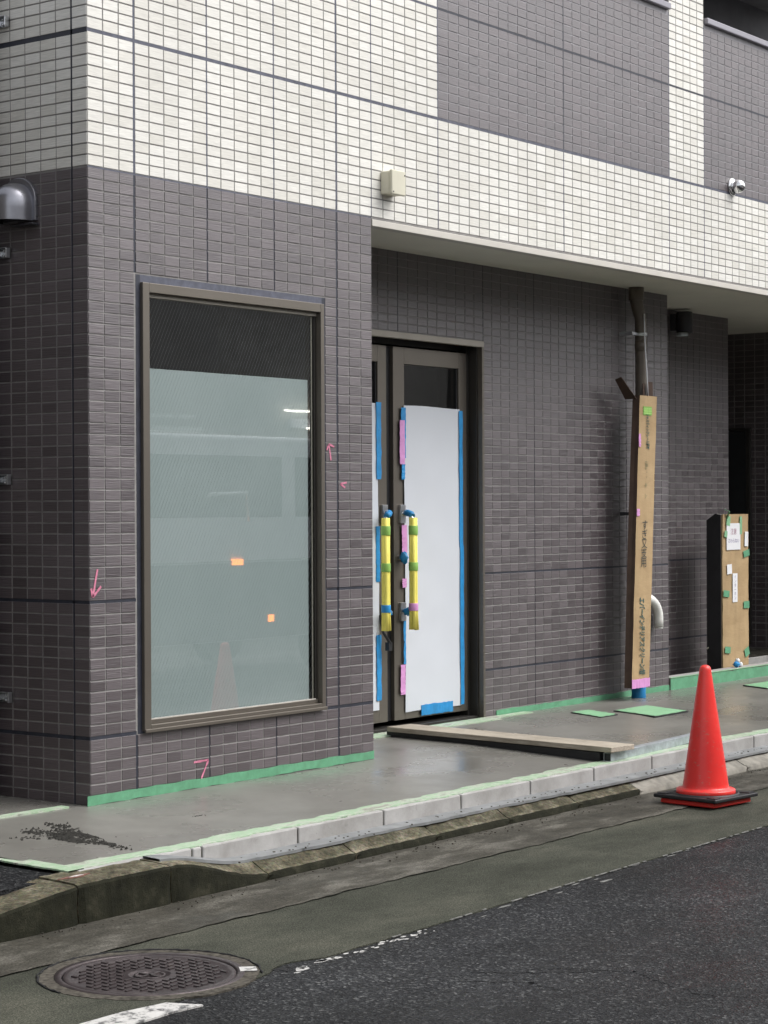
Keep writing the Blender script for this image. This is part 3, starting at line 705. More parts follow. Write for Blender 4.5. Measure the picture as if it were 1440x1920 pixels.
m.add(pf+inn, fs+[tuple(n0+k for k in f[::-1]) for f in fs]+[(j*ns, n0+j*ns, n0+(j+1)*ns, (j+1)*ns) for j in range(nz)]+[(i, i+1, n0+i+1, n0+i) for i in range(ns-1)]+[(nz*ns+i, nz*ns+i+1, n0+nz*ns+i+1, n0+nz*ns+i) for i in range(ns-1)])
o = m.build('cover_sheet', ['card', 'card_flap_shade'], None); put(o, e)
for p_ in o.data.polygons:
    if p_.center.x < cvx(p_.center.z)+.002 and abs(p_.normal.x) > .75: p_.material_index = 1  # shade of the unlit left side is put into its colour
xt = cvx(2.065)
def flap(pts, t=.004, mat='card_flap_shade'):
    m = MB(); a = [Vector(p) for p in pts]; nrm = (a[1]-a[0]).cross(a[2]-a[0]).normalized()*t
    n = len(a); m.add([*a, *[p+nrm for p in a]], [tuple(range(n)), tuple(range(2*n-1, n-1, -1))]+[(i, (i+1) % n, n+(i+1) % n, n+i) for i in range(n)]); o = m.build('flap', mat, None); put(o, e)
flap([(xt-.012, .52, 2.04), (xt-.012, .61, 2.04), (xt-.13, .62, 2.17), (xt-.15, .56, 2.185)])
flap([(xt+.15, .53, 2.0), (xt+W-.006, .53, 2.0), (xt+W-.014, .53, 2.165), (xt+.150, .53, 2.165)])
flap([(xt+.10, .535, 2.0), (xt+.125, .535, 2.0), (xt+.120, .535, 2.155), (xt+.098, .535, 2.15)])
m = MB(); m.tube([(xt+.142, .515, 2.04), (xt+.135, .52, 2.2), (xt+.15, .545, 2.45), (xt+.17, .56, 2.64)], .0045, 8); o = m.build('white_cord', 'note', None); put(o, e)
flap([(xt+W-.004, .52, 1.90), (xt+W-.004, .55, 2.01), (xt+W+.085, .55, 1.965)], mat='wood')
strip(e, 'green_tape', 'lime', xt+.04, xt+.155, 1.93, 1.99, .4965, 2)
strip(e, 'pink_tape', 'pink', cvx(1.75)-.002, cvx(1.75)+.024, 1.71, 1.80, .4965, 3); strip(e, 'pink_tape', 'pink', cvx(1.26)-.002, cvx(1.26)+.036, 1.235, 1.285, .4965, 4)
strip(e, 'pink_tape', 'pink', cvx(.08)-.004, cvx(.08)+W+.004, .058, .118, .4955, 5, axis='x')
m = MB()
for z in (.595,): m.box(cvx(z)+.02, cvx(z)+W-.02, .4985, .5005, z-.004, z+.012)
o = m.build('crease', 'card', None); put(o, e)
def vtext(parent, s, xc, y, z0, z1, size, mat, xf=None, lean=True, **k):
    n = len(s)
    for i, ch in enumerate(s):
        z = z0+(z1-z0)*(i+.5)/n
        text_on(parent, ch, (cvx(z)+xc) if lean else xc, y, z, size, mat, xf=xf, **k)
# printing reads along the cover, turned a quarter
def ltext(s, z0, z1, size, mat, sx, bold=.0, shear=.0):
    z = (z0+z1)/2; text_on(e, s, cvx(z)+W*.47, .4945, z, size, mat, rot=-math.pi/2, sx=sx, bold=bold, shear=shear)
ltext('エバーインテリアスクリーン組', .66, .17, .082, 'ink', .46, .0030, .3)
ltext('キャスティングレール部材', 1.94, 1.70, .052, 'ink', .40, .0015)
ltext('(品)・・', 1.60, 1.50, .045, 'ink_lt', .8)
ltext('本    入', 1.50, 1.32, .035, 'ink_lt', 1.0)
vtext(e, 'すぎ又支用', W*.47, .4945, 1.20, .88, .075, 'ink_dk', sx=1.1)

# ------------------------------------------------------------------ white elbow on the wall
e = empty('white_duct_elbow', (6.25, .66, .45), 'white curved plastic elbow beside the cardboard covered pipe', 'duct cover')
m = MB(); path = []
for k in range(10):
    q = k/9*math.pi/2; path.append((6.13+.195*math.sin(q), .665, .50+.155*math.cos(q)))
path.append((6.325, .665, .442)); 
m.tube(path, .034, 14, flat=1.0); o = m.build('elbow', 'white_plastic', None); put(o, e)
m = MB(); m.lathe([(.030, .43), (.030, .4425)], 16, M=Matrix.Translation((6.325, .665, 0))); o = m.build('open_end', 'white_plastic', None); put(o, e)

# ------------------------------------------------------------------ cardboard box cover at the right
e = empty('cardboard_panel_cover', (7.87, .86, -.04), 'tall cardboard cover with taped white notices standing behind the raised kerb', 'cardboard')
BX0, BX1, BY0, BY1, BT = 7.655, 8.085, .85, .90, 1.238
m = MB(); q = random.Random(9); vs = []; nz = 18
for j in range(nz+1):
    z = -.04+(BT+.04)*j/nz
    for (x, y) in ((BX0-.012+q.uniform(-.006, .006), .965), (BX0+q.uniform(-.005, .005), BY0), ((BX0+BX1)/2, BY0-.004+q.uniform(-.003, .003)), (BX1+q.uniform(-.004, .004), BY0), (BX1, .965)):
        zz = z if j < nz or y < .95 else z-.045
        vs.append((x, y, zz))
fs = [(j*5+i, j*5+i+1, (j+1)*5+i+1, (j+1)*5+i) for j in range(nz) for i in range(4)]
m.add(vs, fs); k = nz*5; m.add([vs[k+i] for i in range(5)], [(0, 1, 2, 3, 4)]); m.add([vs[0], vs[4], vs[k+4], vs[k]], [(0, 1, 2, 3)])
o = m.build('cover_sheet', 'card', None, fix=True); put(o, e)
m = MB(); m.prism([(.853, -.04), (.975, -.04), (.975, BT-.045), (.90, BT+.005), (.853, BT-.006)], BX0-.026, BX0-.018, ax='x'); o = m.build('black_added_shade', 'black', None, .002); put(o, e)  # black sheet added over the left side to paint in its shade
def bp(px0, px1, z0, z1, mt, name, y=BY0-.0085, rot=0):
    m = MB(); x, z = (px0+px1)/2, (z0+z1)/2; T = Matrix.Translation((x, y, z)) @ Matrix.Rotation(rot, 4, 'Y')
    m.box(-(px1-px0)/2, (px1-px0)/2, -.0008, .0008, -(z1-z0)/2, (z1-z0)/2, M=T); o = m.build(name, mt, None); put(o, e)
bp(7.706, 7.935, .962, 1.168, 'note', 'notice'); bp(8.008, 8.066, .985, 1.10, 'note', 'notice', rot=.05); bp(7.712, 7.79, .775, .85, 'note', 'notice', rot=-.06); bp(7.803, 7.882, .555, .778, 'note', 'notice')
text_on(e, '注意', 7.82, BY0-.0105, 1.10, .052, 'ink_red', sx=1.0); text_on(e, 'さわらない', 7.82, BY0-.0105, 1.03, .038, 'ink_violet', sx=1.0)
vtext(e, 'インターホン', 7.843, BY0-.0105, .765, .57, .033, 'ink_violet', lean=False)
for (a_, b_, c_, d_, r_) in ((7.705, 7.765, 1.15, 1.225, .2), (7.67, 7.715, 1.06, 1.11, .2), (7.925, 7.96, 1.08, 1.22, .0), (7.985, 8.085, .905, .955, -.15), (7.65, 7.745, .60, .65, .1), (7.985, 8.078, .50, .555, 0), (7.67, 7.76, .165, .215, .12), (8.0, 8.075, .125, .19, -.35)):
    bp(a_, b_, c_, d_, 'green_lt' if c_ > 1.0 else 'green', 'green_tape', BY0-.010, r_)
m = MB(); m.tube([(7.72, .845, 1.21), (7.71, .82, 1.26), (7.69, .85, 1.275)], .012, 8, flat=.3); o = m.build('tape_end', 'green_lt', None); put(o, e)

e = empty('tangled_cord', (7.6, .95, 0), 'pale crumpled cord at the foot of the far dark wall', 'cord')
m = MB(); q = random.Random(2); m.tube([(7.62, .97, .20), (7.64, .96, .215), (7.665, .95, .19), (7.65, .95, .12), (7.68, .94, .07), (7.705, .93, .03)], .006, 8); o = m.build('cord', 'plastic', None); put(o, e)
m = MB(); m.tube([(7.665, .95, .20), (7.69, .95, .14), (7.68, .95, .09), (7.72, .94, .0)], .004, 8); o = m.build('cord', 'galv', None); put(o, e)
e = empty('crumpled_tape', (7.72, .76, .06), 'small crumpled ball of blue and white tape on the raised kerb', 'tape')
wad(e, 'blue_piece', 'blue', (-.02, 0, .022), .024, 11, (1.2, 1, .9)); wad(e, 'white_piece', 'note', (.0, .0, .05), .018, 12); wad(e, 'white_piece', 'note', (.05, .0, .018), .020, 13)

# dark service door in the side of the entrance alcove
e = empty('service_door', (9.9, 2.1, .06), 'dark steel door in the shaded entrance alcove at far right', 'door')
m = MB(); m.box(9.878, 9.9, 1.78, 2.8, .10, 1.96); o = m.build('leaf', 'door_dark', None, .003); put(o, e)
m = MB(); m.box(9.870, 9.9, 1.735, 1.775, .08, 1.99); m.box(9.870, 9.9, 1.775, 2.8, 1.965, 1.99); o = m.build('frame', 'bronze_dark', None, .003); put(o, e)

# ------------------------------------------------------------------ ground
def zs(y): return -.028 if y >= 0 else -.028+(-.026)*(-y/.94)
def sheetmesh(name, mat, xs, ys, zf, parent=None, **p):
    m = MB(); vs = [(x, y, zf(x, y)) for y in ys for x in xs]; W = len(xs)
    m.add(vs, [(j*W+i, j*W+i+1, (j+1)*W+i+1, (j+1)*W+i) for j in range(len(ys)-1) for i in range(W-1)], 0, True)
    return m.build(name, mat, parent, fix=False, **p)
lin = lambda a, b, n: [a+(b-a)*i/n for i in range(n+1)]
pav = sheetmesh('pavement', 'slab', lin(-1.09, 12, 60), lin(-.95, 0, 8)+[.2, .45, .72, .9], lambda x, y: zs(y)+(.0012*math.sin(x*3+y*5) if y < .7 else 0), kind='structure')
# kerb: new pale concrete blocks
joints = [-1.10, -.47, -.411, .194, .799, 1.406, 2.006, 2.611, 3.216, 3.82, 4.425, 5.03, 5.635, 6.24, 6.845, 7.45, 8.055, 8.66, 9.3]
for i in range(len(joints)-1):
    a, b = joints[i]+.005, joints[i+1]-.005
    m = MB(); zt = -.054+R.uniform(-.0015, .0015); m.box(a, b, -1.04, -.945, -.16, zt)
    o = m.build('kerb_stone', 'kerb', pav, .006, 2)
m = MB(); m.box(-1.10, 9.3, -1.033, -.95, -.16, -.064); m.build('kerb_joint_mortar', 'gutter', pav)
def ribbon(name, mat, parent, pts0, pts1, th=.0015, **p):
    """thin layer between two edge polylines"""
    m = MB(); n = len(pts0); vs = [*pts0, *pts1, *[(x, y, z-th) for x, y, z in pts0], *[(x, y, z-th) for x, y, z in pts1]]
    fs = [(i, i+1, n+i+1, n+i) for i in range(n-1)]+[(2*n+i, i, i+1, 2*n+i+1)[::-1] for i in range(n-1)]+[(n+i, n+i+1, 3*n+i+1, 3*n+i)[::-1] for i in range(n-1)]
    m.add(vs, fs); return m.build(name, mat, parent, **p)
q = random.Random(21)
xs = lin(-1.09, 9.2, 260)
def wob(x, a, s): return a*(math.sin(x*7.3+s)+.6*math.sin(x*17.1+2*s)+.5*math.sin(x*41+s*3))/2
ribbon('masking_residue', 'residue', pav, [(x, -1.018+wob(x, .014, 1)+q.uniform(-.006, .006), -.0505) for x in xs], [(x, -.925+wob(x, .018, 2)+q.uniform(-.008, .008), -.0505) for x in xs], .006)
# left end of the slab: pale band going away from the kerb corner
ys_ = lin(-1.03, -.42, 40)
ribbon('masking_residue', 'residue', pav, [(-1.145+wob(y, .006, 3)+(y+1.03)*.06+q.uniform(-.003, .003), y, -.049) for y in ys_], [(-1.065+wob(y, .006, 4)+(y+1.03)*.06, y, -.0485) for y in ys_], .006)
xs2 = lin(-.85, -.10, 40)
ribbon('masking_residue', 'residue', pav, [(x, .055-.02*x+wob(x, .006, 5)-.02, -.021) for x in xs2], [(x, .085-.02*x+wob(x, .008, 6), -.020) for x in xs2], .008)
xs3 = lin(2.35, 4.62, 60)
ribbon('masking_residue', 'residue', pav, [(x, .62+wob(x, .010, 7)-(.05 if x < 4.2 else -.02*(x-4.2)), -.0225) for x in xs3], [(x, .70-(0 if x < 4.2 else .0), -.021) for x in xs3], .006)
# green masking tape along the wall feet
def wall_tape(x0, x1, y, z0, z1, seed, mat='green'):
    return strip(pav, 'green_masking_tape', mat, x0, x1, z0, z1, y, seed, n=int((x1-x0)*14)+4, axis='x', jag=.003)
wall_tape(-.022, 2.092, -.0015, -.026, .017, 1); wall_tape(4.31, 6.552, DY-.001, -.030, .010, 2)
# raised kerb continuing to the right of the recessed wall
rk = B('raised_kerb', 'slab', pav, (6.556, 12, .70, .815, -.10, .058), bevel=.004)
B('kerb_top_skim', 'kerb', pav, (6.57, 12, .712, .812, .0585, .0600))
wall_tape(6.556, 11.5, .6985, -.030, .050, 3)
ribbon('masking_residue', 'green_lt', pav, [(x, .695, .0595) for x in lin(6.56, 11.5, 60)], [(x, .712+wob(x, .003, 3), .0605) for x in lin(6.56, 11.5, 60)], .003)
B('sunken_floor', 'gutter', pav, (6.5, 12, .815, 1.32, -.1, -.045)); B('sunken_floor_edge', 'kerb', pav, (8.2, 12, 1.16, 1.20, -.045, .052), bevel=.003)
B('alcove_floor', 'gutter', pav, (8.47, 9.95, 1.32, 4.2, -.1, .050))
# alley floor beside the building
B('alley_floor', 'gutter', None, (-1.35, .0, .055, 6.0, -.2, -.030), kind='structure')
# asphalt apron left of the slab
m = MB(); m.prism([(-3.6, -1.05), (-1.14, -1.05), (-1.13, .055), (-1.3, 3), (-3.6, 3)], -.2, -.066); m.build('apron', 'asphalt', None, kind='structure')
B('apron_joint', 'slab', None, (-1.16, -.9, -.42, .08, -.12, -.034), kind='structure')

# access covers set in the slab, masked with green tape
def cover(label, pts, tp):
    cx, cy = sum(p[0] for p in pts)/4, sum(p[1] for p in pts)/4
    e = empty('access_cover', (cx, cy, -.035), label, 'access cover', 'green taped access covers in the wet slab')
    m = MB(); m.prism(pts, -.045, zs(cy)+.006); o = m.build('rim', 'black', None); put(o, e)
    ip = [(cx+(x-cx)*.94, cy+(y-cy)*.94) for x, y in pts]; q = random.Random(tp); out = []
    for i in range(4):
        a, b = ip[i], ip[(i+1) % 4]
        for k in range(8): t = k/8; out.append((a[0]+(b[0]-a[0])*t+q.uniform(-.008, .008), a[1]+(b[1]-a[1])*t+q.uniform(-.008, .008)))
    m = MB(); m.prism(out, zs(cy)+.0062, zs(cy)+.0085); o = m.build('green_tape_mask', 'green_lt' if tp != 9 else 'green', None); put(o, e)
cover('small square access cover masked with green tape left of the larger one', [(4.58, .10), (4.79, .10), (4.95, .42), (4.74, .42)], 1)
cover('larger access cover masked with green tape in front of the brown downpipe', [(4.81, -.16), (5.24, -.16), (5.42, .25), (4.99, .25)], 2)
cover('green taped access cover at the right edge beyond the cone', [(7.0, .15), (7.5, .15), (7.66, .43), (7.16, .43)], 3)

# rough trowel marks in the wet slab
m = MB(); q = random.Random(31)
def lump(x, y, r, h):
    k = 7; z = zs(y)-.002; ring = [(x+r*q.uniform(.6, 1.3)*math.cos(6.283*i/k), y+r*.7*q.uniform(.6, 1.3)*math.sin(6.283*i/k), z) for i in range(k)]
    m.add(ring+[(x+q.uniform(-r, r)*.3, y, z+h)], [(i, (i+1) % k, k) for i in range(k)])
for (xa, ya, xb, yb, n, wd) in ((-.62, -.24, -.66, -.66, 170, .030), (-.44, -.22, -.62, -.66, 190, .026), (-.62, -.62, -.64, -.86, 50, .018), (-.8, -.35, -.66, -.45, 30, .03)):
    for k in range(n):
        t = q.random(); lump(xa+(xb-xa)*t+q.gauss(0, wd), ya+(yb-ya)*t+q.gauss(0, wd), q.uniform(.005, .024)*(1-abs(t-.45)), q.uniform(.004, .012))
for (cx_, cy_, rx_, ry_) in ((-.60, -.42, .035, .09), (-.66, -.55, .045, .10), (-.55, -.50, .03, .12), (-.64, -.30, .025, .04), (-.62, -.70, .03, .06)):
    ring = [(cx_+rx_*q.uniform(.6, 1.3)*math.cos(6.283*i/14), cy_+ry_*q.uniform(.6, 1.3)*math.sin(6.283*i/14)) for i in range(14)]
    m.add([(a_, b_, zs(b_)+.0022) for a_, b_ in ring], [tuple(range(14))])
for k in range(14): lump(.14+q.gauss(0, .03), -.52+q.gauss(0, .008), .006, .004)
for k in range(26): lump(q.uniform(.2, 2.0), -.035+q.gauss(0, .008), q.uniform(.003, .008), .004)
m.build('mortar_crumbs', 'mud', pav, fix=False, kind='stuff')

# ------------------------------------------------------------------ old kerb, gutter, road
def ktop(x):
    if x < -1.27: return -.062-(-1.27-x)*.11 if x > -2.3 else -.175
    if x < -.775: return -.058
    if x < -.20: t = (x+.775)/.575; return -.058-(.077)*t*t*(3-2*t)
    return -.135
def kout(x):
    t = min(1, max(0, (x+.775)/.575)); return ktop(x)-.034*t*t*(3-2*t)
kb = bpy.data.objects.new('old_kerb', None); C.objects.link(kb); kb['kind'] = 'structure'
kj = [-2.45, -1.87, -1.27, -.775, -.19, .40, 1.0, 1.60, 2.22, 2.82, 3.42, 4.02, 4.62, 5.22, 5.82, 6.42, 7.02, 7.62, 8.22]
for i in range(len(kj)-1):
    a, b = kj[i]+.004, kj[i+1]-.004; m = MB(); n = 18; vs = []; q = random.Random(100+i)
    for j in range(n+1):
        x = a+(b-a)*j/n; zi = ktop((min(max(x, kj[i]), kj[i+1])))+q.gauss(0, .001); zt = kout(x)+q.gauss(0, .0008)
        rr = .016
        o1 = .010 if j in (0, n) else 0
        wv = q.gauss(0, .0011); yf = -1.205+.012*math.sin(x*.9)
        for (y, z) in ((yf+o1+wv-.008, -.23), (yf+o1+wv, (zt-.23)/2), (yf+.006+wv, zt-rr), (yf+.013+wv, zt-rr*.35-o1*.3), (yf+.030+wv, zt-o1*.4), (-1.10, zi+.001), (-1.00, zi+.003), (-1.00, -.23)): vs.append((x, y, z))
    fs = [(j*8+k, j*8+k+1, (j+1)*8+k+1, (j+1)*8+k) for j in range(n) for k in range(7)]+[tuple(range(8)), tuple(n*8+k for k in range(8))]
    m.add(vs, fs, 0, False); m.build('kerb_stone', 'oldkerb' if i < 9 else 'kerb_worn', kb)
m = MB(); m.prism([(-1.27, -1.10), (-1.16, -1.085), (-1.10, -1.10), (-1.17, -1.125)], -.0565, -.0535); m.build('crayon_mark', 'faded_red', kb)
m = MB(); m.prism([(-1.22, -1.104), (-1.17, -1.098), (-1.14, -1.107), (-1.19, -1.115)], -.0534, -.052); m.build('paint_dab', 'paint', kb)
# blue grey mortar strip on top of the old kerb
xs4 = lin(-.75, 9, 200); q = random.Random(41)
ribbon('mortar_strip', 'mortar', kb, [(x, -1.120+wob(x, .014, 9)*(1 if x < 2.2 else .3)-(.02 if x > 2.2 else 0), ktop(x)+.0085) for x in xs4], [(x, -1.036, ktop(x)+.013) for x in xs4], .012)
road = sheetmesh('road', 'asphalt', lin(-12, 26, 40), lin(-30, -2.0, 30), lambda x, y: -.216, kind='structure')
ground = sheetmesh('ground', 'asphalt', lin(-300, 300, 10), lin(-300, 300, 10), lambda x, y: -.32, kind='structure')
sheetmesh('gutter', 'gutter', lin(-4, 16, 500), lin(-1.60, -1.19, 6), lambda x, y: -.205+(y+1.2)*.004+.0012*math.sin(x*11+y*9), kind='structure')
for v_ in bpy.data.objects['gutter'].data.vertices:
    if v_.co.y < -1.59: v_.co.y += wob(v_.co.x, .009, 2)+.003*math.sin(v_.co.x*29)+R.gauss(0, .003)
# olive surfaced strip with an uneven broken edge
q = random.Random(51); xs5 = lin(-4, 16, 520); OZ = -.2115
def edge_y(x):
    y = -2.258+(x+1.386)*.0235+.004*math.sin(x*2.1)+q.gauss(0, .0022)
    if -1.45 < x < -1.15: y += .05*math.sin((x+1.45)/.30*math.pi)
    return y
def inner_y(x): return -1.578+.006*math.sin(x*5)+.004*math.sin(x*13)-(.012 if 1.6 < x < 2.1 else 0)
MHX, MHY, MHR, MHC = -1.680, -1.953, .280, .344
# strip is cut by the round collar of the manhole
def olive_mesh():
    m = MB(); vs = []; n = len(xs5)
    A = [(x, inner_y(x)) for x in xs5]; Bq = [(x, edge_y(x)) for x in xs5]
    for i in range(n-1):
        x = (xs5[i]+xs5[i+1])/2
        if abs(x-MHX) < MHC-.02:
            h = math.sqrt(MHC**2-(x-MHX)**2)
            for (p0, p1, q0, q1) in ((A[i][1], MHY+h, A[i+1][1], MHY+h), (MHY-h, min(Bq[i][1], MHY-h-.001), MHY-h, min(Bq[i+1][1], MHY-h-.001))):
                m.quad((xs5[i], p0, OZ), (xs5[i], p1, OZ), (xs5[i+1], q1, OZ), (xs5[i+1], q0, OZ))
        else: m.quad((xs5[i], A[i][1], OZ), (xs5[i], Bq[i][1], OZ), (xs5[i+1], Bq[i+1][1], OZ), (xs5[i+1], A[i+1][1], OZ))
        m.quad((xs5[i], Bq[i][1], OZ), (xs5[i], Bq[i][1], OZ-.012), (xs5[i+1], Bq[i+1][1], OZ-.012), (xs5[i+1], Bq[i+1][1], OZ))
    return m
olive_o = olive_mesh().build('road_verge_surface', 'olive', None, fix=False, kind='structure')
# worn white lines
def flat(name, mat, pts, z, parent, th=.002):
    m = MB(); m.prism(pts, z-th, z); return m.build(name, mat, parent)
q = random.Random(61)
x = -.9
while x < 6:
    L = q.uniform(.02, .10)
    yb = -2.258+(x+1.386)*.0235+.004*math.sin(x*2.1); yc = -2.258+(x+L+1.386)*.0235+.004*math.sin((x+L)*2.1); wd = q.uniform(.001, .004)
    if q.random() < (.9 if .0 < x < 2.2 else .25): flat('edge_line', 'paint_dim', [(x, yb-.003-wd), (x+L, yc-.003-wd*q.uniform(.5, 1.2)), (x+L, yc+.002), (x, yb+.002)], OZ+.0015, road, .003)
    x += L+q.uniform(0, .05)
pts = [(-2.62, -2.21), (-2.3, -2.235), (-2.1, -2.235), (-1.935, -2.262), (-1.888, -2.372), (-2.0, -2.358), (-2.2, -2.366), (-2.62, -2.36)]
flat('white_line', 'paint', pts, -.2095, road, .006)
for k in range(38):
    x = q.uniform(-1.38, -.55); y = -2.275+(x+1.386)*.03-abs(q.gauss(0, .022)); r = q.uniform(.006, .026)*(1.3 if x < -1.1 else .8)
    flat('paint_fleck', 'paint', [(x+r*q.uniform(.6, 1.3)*math.cos(i*1.05), y+r*.55*q.uniform(.5, 1.2)*math.sin(i*1.05)) for i in range(6)], -.2145, road, .001)
for k in range(9):
    x = q.uniform(-.5, 1.6); y = -2.26+(x+1.386)*.024-abs(q.gauss(0, .03)); r = q.uniform(.008, .035)
    flat('paint_fleck', 'paint_dim', [(x+r*1.8*q.uniform(.6, 1.3)*math.cos(i*1.05), y+r*.35*q.uniform(.5, 1.2)*math.sin(i*1.05)) for i in range(6)], -.2145, road, .001)
# cracks in the asphalt
def crack(pts, w0, seed):
    q = random.Random(seed); P = []
    for (a, b) in zip(pts[:-1], pts[1:]):
        for k in range(10): t = k/10; P.append((a[0]+(b[0]-a[0])*t+q.gauss(0, .006), a[1]+(b[1]-a[1])*t+q.gauss(0, .006)))
    P.append(pts[-1]); m = MB(); n = len(P); vs = []
    for i, (x, y) in enumerate(P): w = w0*3.6*q.uniform(.3, 1.3)*(1-abs(2*i/n-1)**3); vs += [(x, y-w, -.2148), (x, y+w, -.2148)]
    m.add(vs, [(2*i, 2*i+2, 2*i+3, 2*i+1) for i in range(n-1)]); m.build('crack', 'crack', road, fix=False)
crack([(-.92, -2.86), (-.80, -3.0), (-.72, -3.20), (-.80, -3.36), (-.86, -3.52), (-.80, -3.72)], .004, 1)
crack([(-1.05, -2.72), (-.98, -2.85), (-.86, -3.0), (-.78, -3.1)], .0035, 2); crack([(-1.18, -2.80), (-1.08, -2.92), (-1.02, -3.05)], .003, 3); crack([(-.95, -2.9), (-1.05, -3.02), (-1.08, -3.15)], .003, 4)
crack([(-1.52, -2.16), (-1.44, -2.20), (-1.36, -2.245), (-1.30, -2.25)], .007, 5)

# manhole
e = empty('manhole', (MHX, MHY, -.21), 'round cast iron manhole cover with a patterned top in the road', 'manhole cover')
m = MB(); n = 72; q = random.Random(71); a = [(MHR+.030)]*n; vs = []; 
for k in range(n):
    t = 2*math.pi*k/n; ro = MHC+.012+q.gauss(0, .004); vs += [((MHR+.026)*math.cos(t), (MHR+.026)*math.sin(t), .0005), (ro*math.cos(t), ro*math.sin(t), .0005), (ro*math.cos(t), ro*math.sin(t), -.02)]
m.add(vs, [(3*k, 3*k+1, 3*((k+1) % n)+1, 3*((k+1) % n)) for k in range(n)]+[(3*k+1, 3*k+2, 3*((k+1) % n)+2, 3*((k+1) % n)+1) for k in range(n)]); m.build('concrete_collar', 'collar', e)
m = MB(); m.lathe([(MHR+.004, -.02), (MHR+.004, .0), (MHR+.006, .0022), (MHR+.028, .0022), (MHR+.030, -.01)], 72, cap=False); m.build('frame', 'iron', e)
m = MB(); m.lathe([(MHR, -.02), (MHR, -.002), (MHR-.004, .0), (MHR-.020, .0), (MHR-.024, -.003), (.075, -.003), (.072, -.001), (.066, -.001), (.063, -.006), (0, -.006)], 72, cap=False); m.build('lid', 'iron', e)
m = MB(); s = .034
for i in range(-9, 10):
    for j in range(-9, 10):
        cx, cy = i*s, j*s
        if math.hypot(cx, cy) > MHR-.036 or math.hypot(cx, cy) < .088: continue
        if (i+j) % 2: m.box(cx-.013, cx+.013, cy-.0045, cy+.0045, -.0035, .0012)
        else: m.box(cx-.0045, cx+.0045, cy-.013, cy+.013, -.0035, .0012)
m.build('tread_pattern', 'iron', e, kind='stuff', fix=False)
m = MB(); m.box(-.05, .05, -.006, .006, -.008, -.001); m.box(-.006, .006, -.05, .05, -.008, -.001); m.lathe([(.05, -.006), (.052, -.002), (.044, -.002), (.042, -.006)], 30, cap=False); m.build('emblem', 'iron', e)
m = MB(); T = Matrix.Rotation(math.radians(-44), 4, 'Z'); m.box(MHR+.012, MHR+.068, -.03, .03, .0024, .0045, M=T); m.build('paint_dab', 'paint', e)
m = MB(); m.tube([(MHR*1.29*math.cos(t), MHR*1.29*math.sin(t)+.004*math.sin(t*23), .0005) for t in [math.radians(a) for a in range(-52, 175, 3)]], [.002+.004*abs(math.sin(k*1.7)*math.cos(k*.6)) for k in range(76)], 5); m.build('collar_crack', 'crack', e)

# ------------------------------------------------------------------ timber and steel lying on the slab
def obox(name, mat, A, Bp, w, z0, z1, parent=None, bevel=.003):
    """bar from A to B (centre line in plan) of width w"""
    a, b = Vector((A[0], A[1], 0)), Vector((Bp[0], Bp[1], 0)); d = (b-a).normalized(); s = Vector((-d.y, d.x, 0))*w/2
    P = [a-s, b-s, b+s, a+s]; zz = [(z0[0], z1[0]), (z0[1], z1[1]), (z0[1], z1[1]), (z0[0], z1[0])]
    m = MB(); m.add([(p.x, p.y, zz[i][0]) for i, p in enumerate(P)]+[(p.x, p.y, zz[i][1]) for i, p in enumerate(P)], [(3, 2, 1, 0), (4, 5, 6, 7), (0, 1, 5, 4), (1, 2, 6, 5), (2, 3, 7, 6), (3, 0, 4, 7)])
    return m.build(name, mat, parent, bevel)
o = obox('wooden_plank', 'wood', (3.085, .57), (2.94, -1.02), .21, (.002, .000), (.030, .028)); tag(o, 'weathered wooden plank lying across the wet slab from the door to the kerb', 'plank')
o = obox('steel_bar', 'black', (3.03, .60), (2.875, -.93), .045, (-.045, -.056), (.001, -.004)); tag(o, 'dark square bar lying under the wooden plank', 'bar')
# open square tube lying on the kerb top
e = empty('steel_tube', (2.86, -.97, -.05), 'galvanised square steel tube with an open end lying along the kerb', 'steel tube')
dxy = Vector((3.93-2.86, -.90+.975, 0)).normalized(); L = 1.10
def tb(name, mat, y0, y1, z0, z1, x0=0, x1=L, bevel=.001):
    m = MB(); a = math.atan2(dxy.y, dxy.x); m.box(x0, x1, y0, y1, z0, z1, M=Matrix.Rotation(a, 4, 'Z')); m.build(name, mat, e, bevel)
tb('side_wall', 'galv', -.022, -.020, .0, .044); tb('side_wall', 'galv', .020, .022, .0, .044); tb('top_wall', 'galv', -.0199, .0199, .042, .044); tb('bottom_wall', 'galv', -.0199, .0199, .0, .002)
tb('dark_plug', 'black', -.0198, .0198, .0022, .0418, .012, .02, 0)  # black inset paints in the shade inside the open tube

# ------------------------------------------------------------------ traffic cone
CX, CY = 2.775, -1.60
e = empty('traffic_cone', (CX, CY, -.204), 'red traffic cone with a black square weight at its foot on the roadside', 'traffic cone', rz=math.atan2(-1.809+1.393, 2.938-2.609)+math.pi/4)
m = MB(); m.lathe([(.148, .048), (.150, .052), (.150, .066), (.146, .071), (.121, .075), (.117, .082), (.115, .095), (.030, .672), (.027, .684), (.021, .692), (.012, .697), (0, .698)], 48); m.build('cone_body', 'red', e)
m = MB(); q = .19; hq = .165
pts = []
for sx, sy in ((1, 1), (-1, 1), (-1, -1), (1, -1)):
    c = [(sx*hq, sy*(hq-.045)), (sx*(hq), sy*hq*.96), (sx*(hq-.045), sy*hq)]; pts += c if sx*sy < 0 else c[::-1]
pts = []
for k in range(4):
    a = math.pi/2*k
    for (x, y) in ((hq, -.07), (hq, .07), (hq, hq*.98), (.07, hq)):
        pts.append((x*math.cos(a)-y*math.sin(a), x*math.sin(a)+y*math.cos(a)))
P2 = []
for p in pts:
    if not P2 or (abs(p[0]-P2[-1][0])+abs(p[1]-P2[-1][1])) > .01: P2.append(p)
m.prism(P2, .0, .024); m.build('cone_foot', 'red', e, .006)
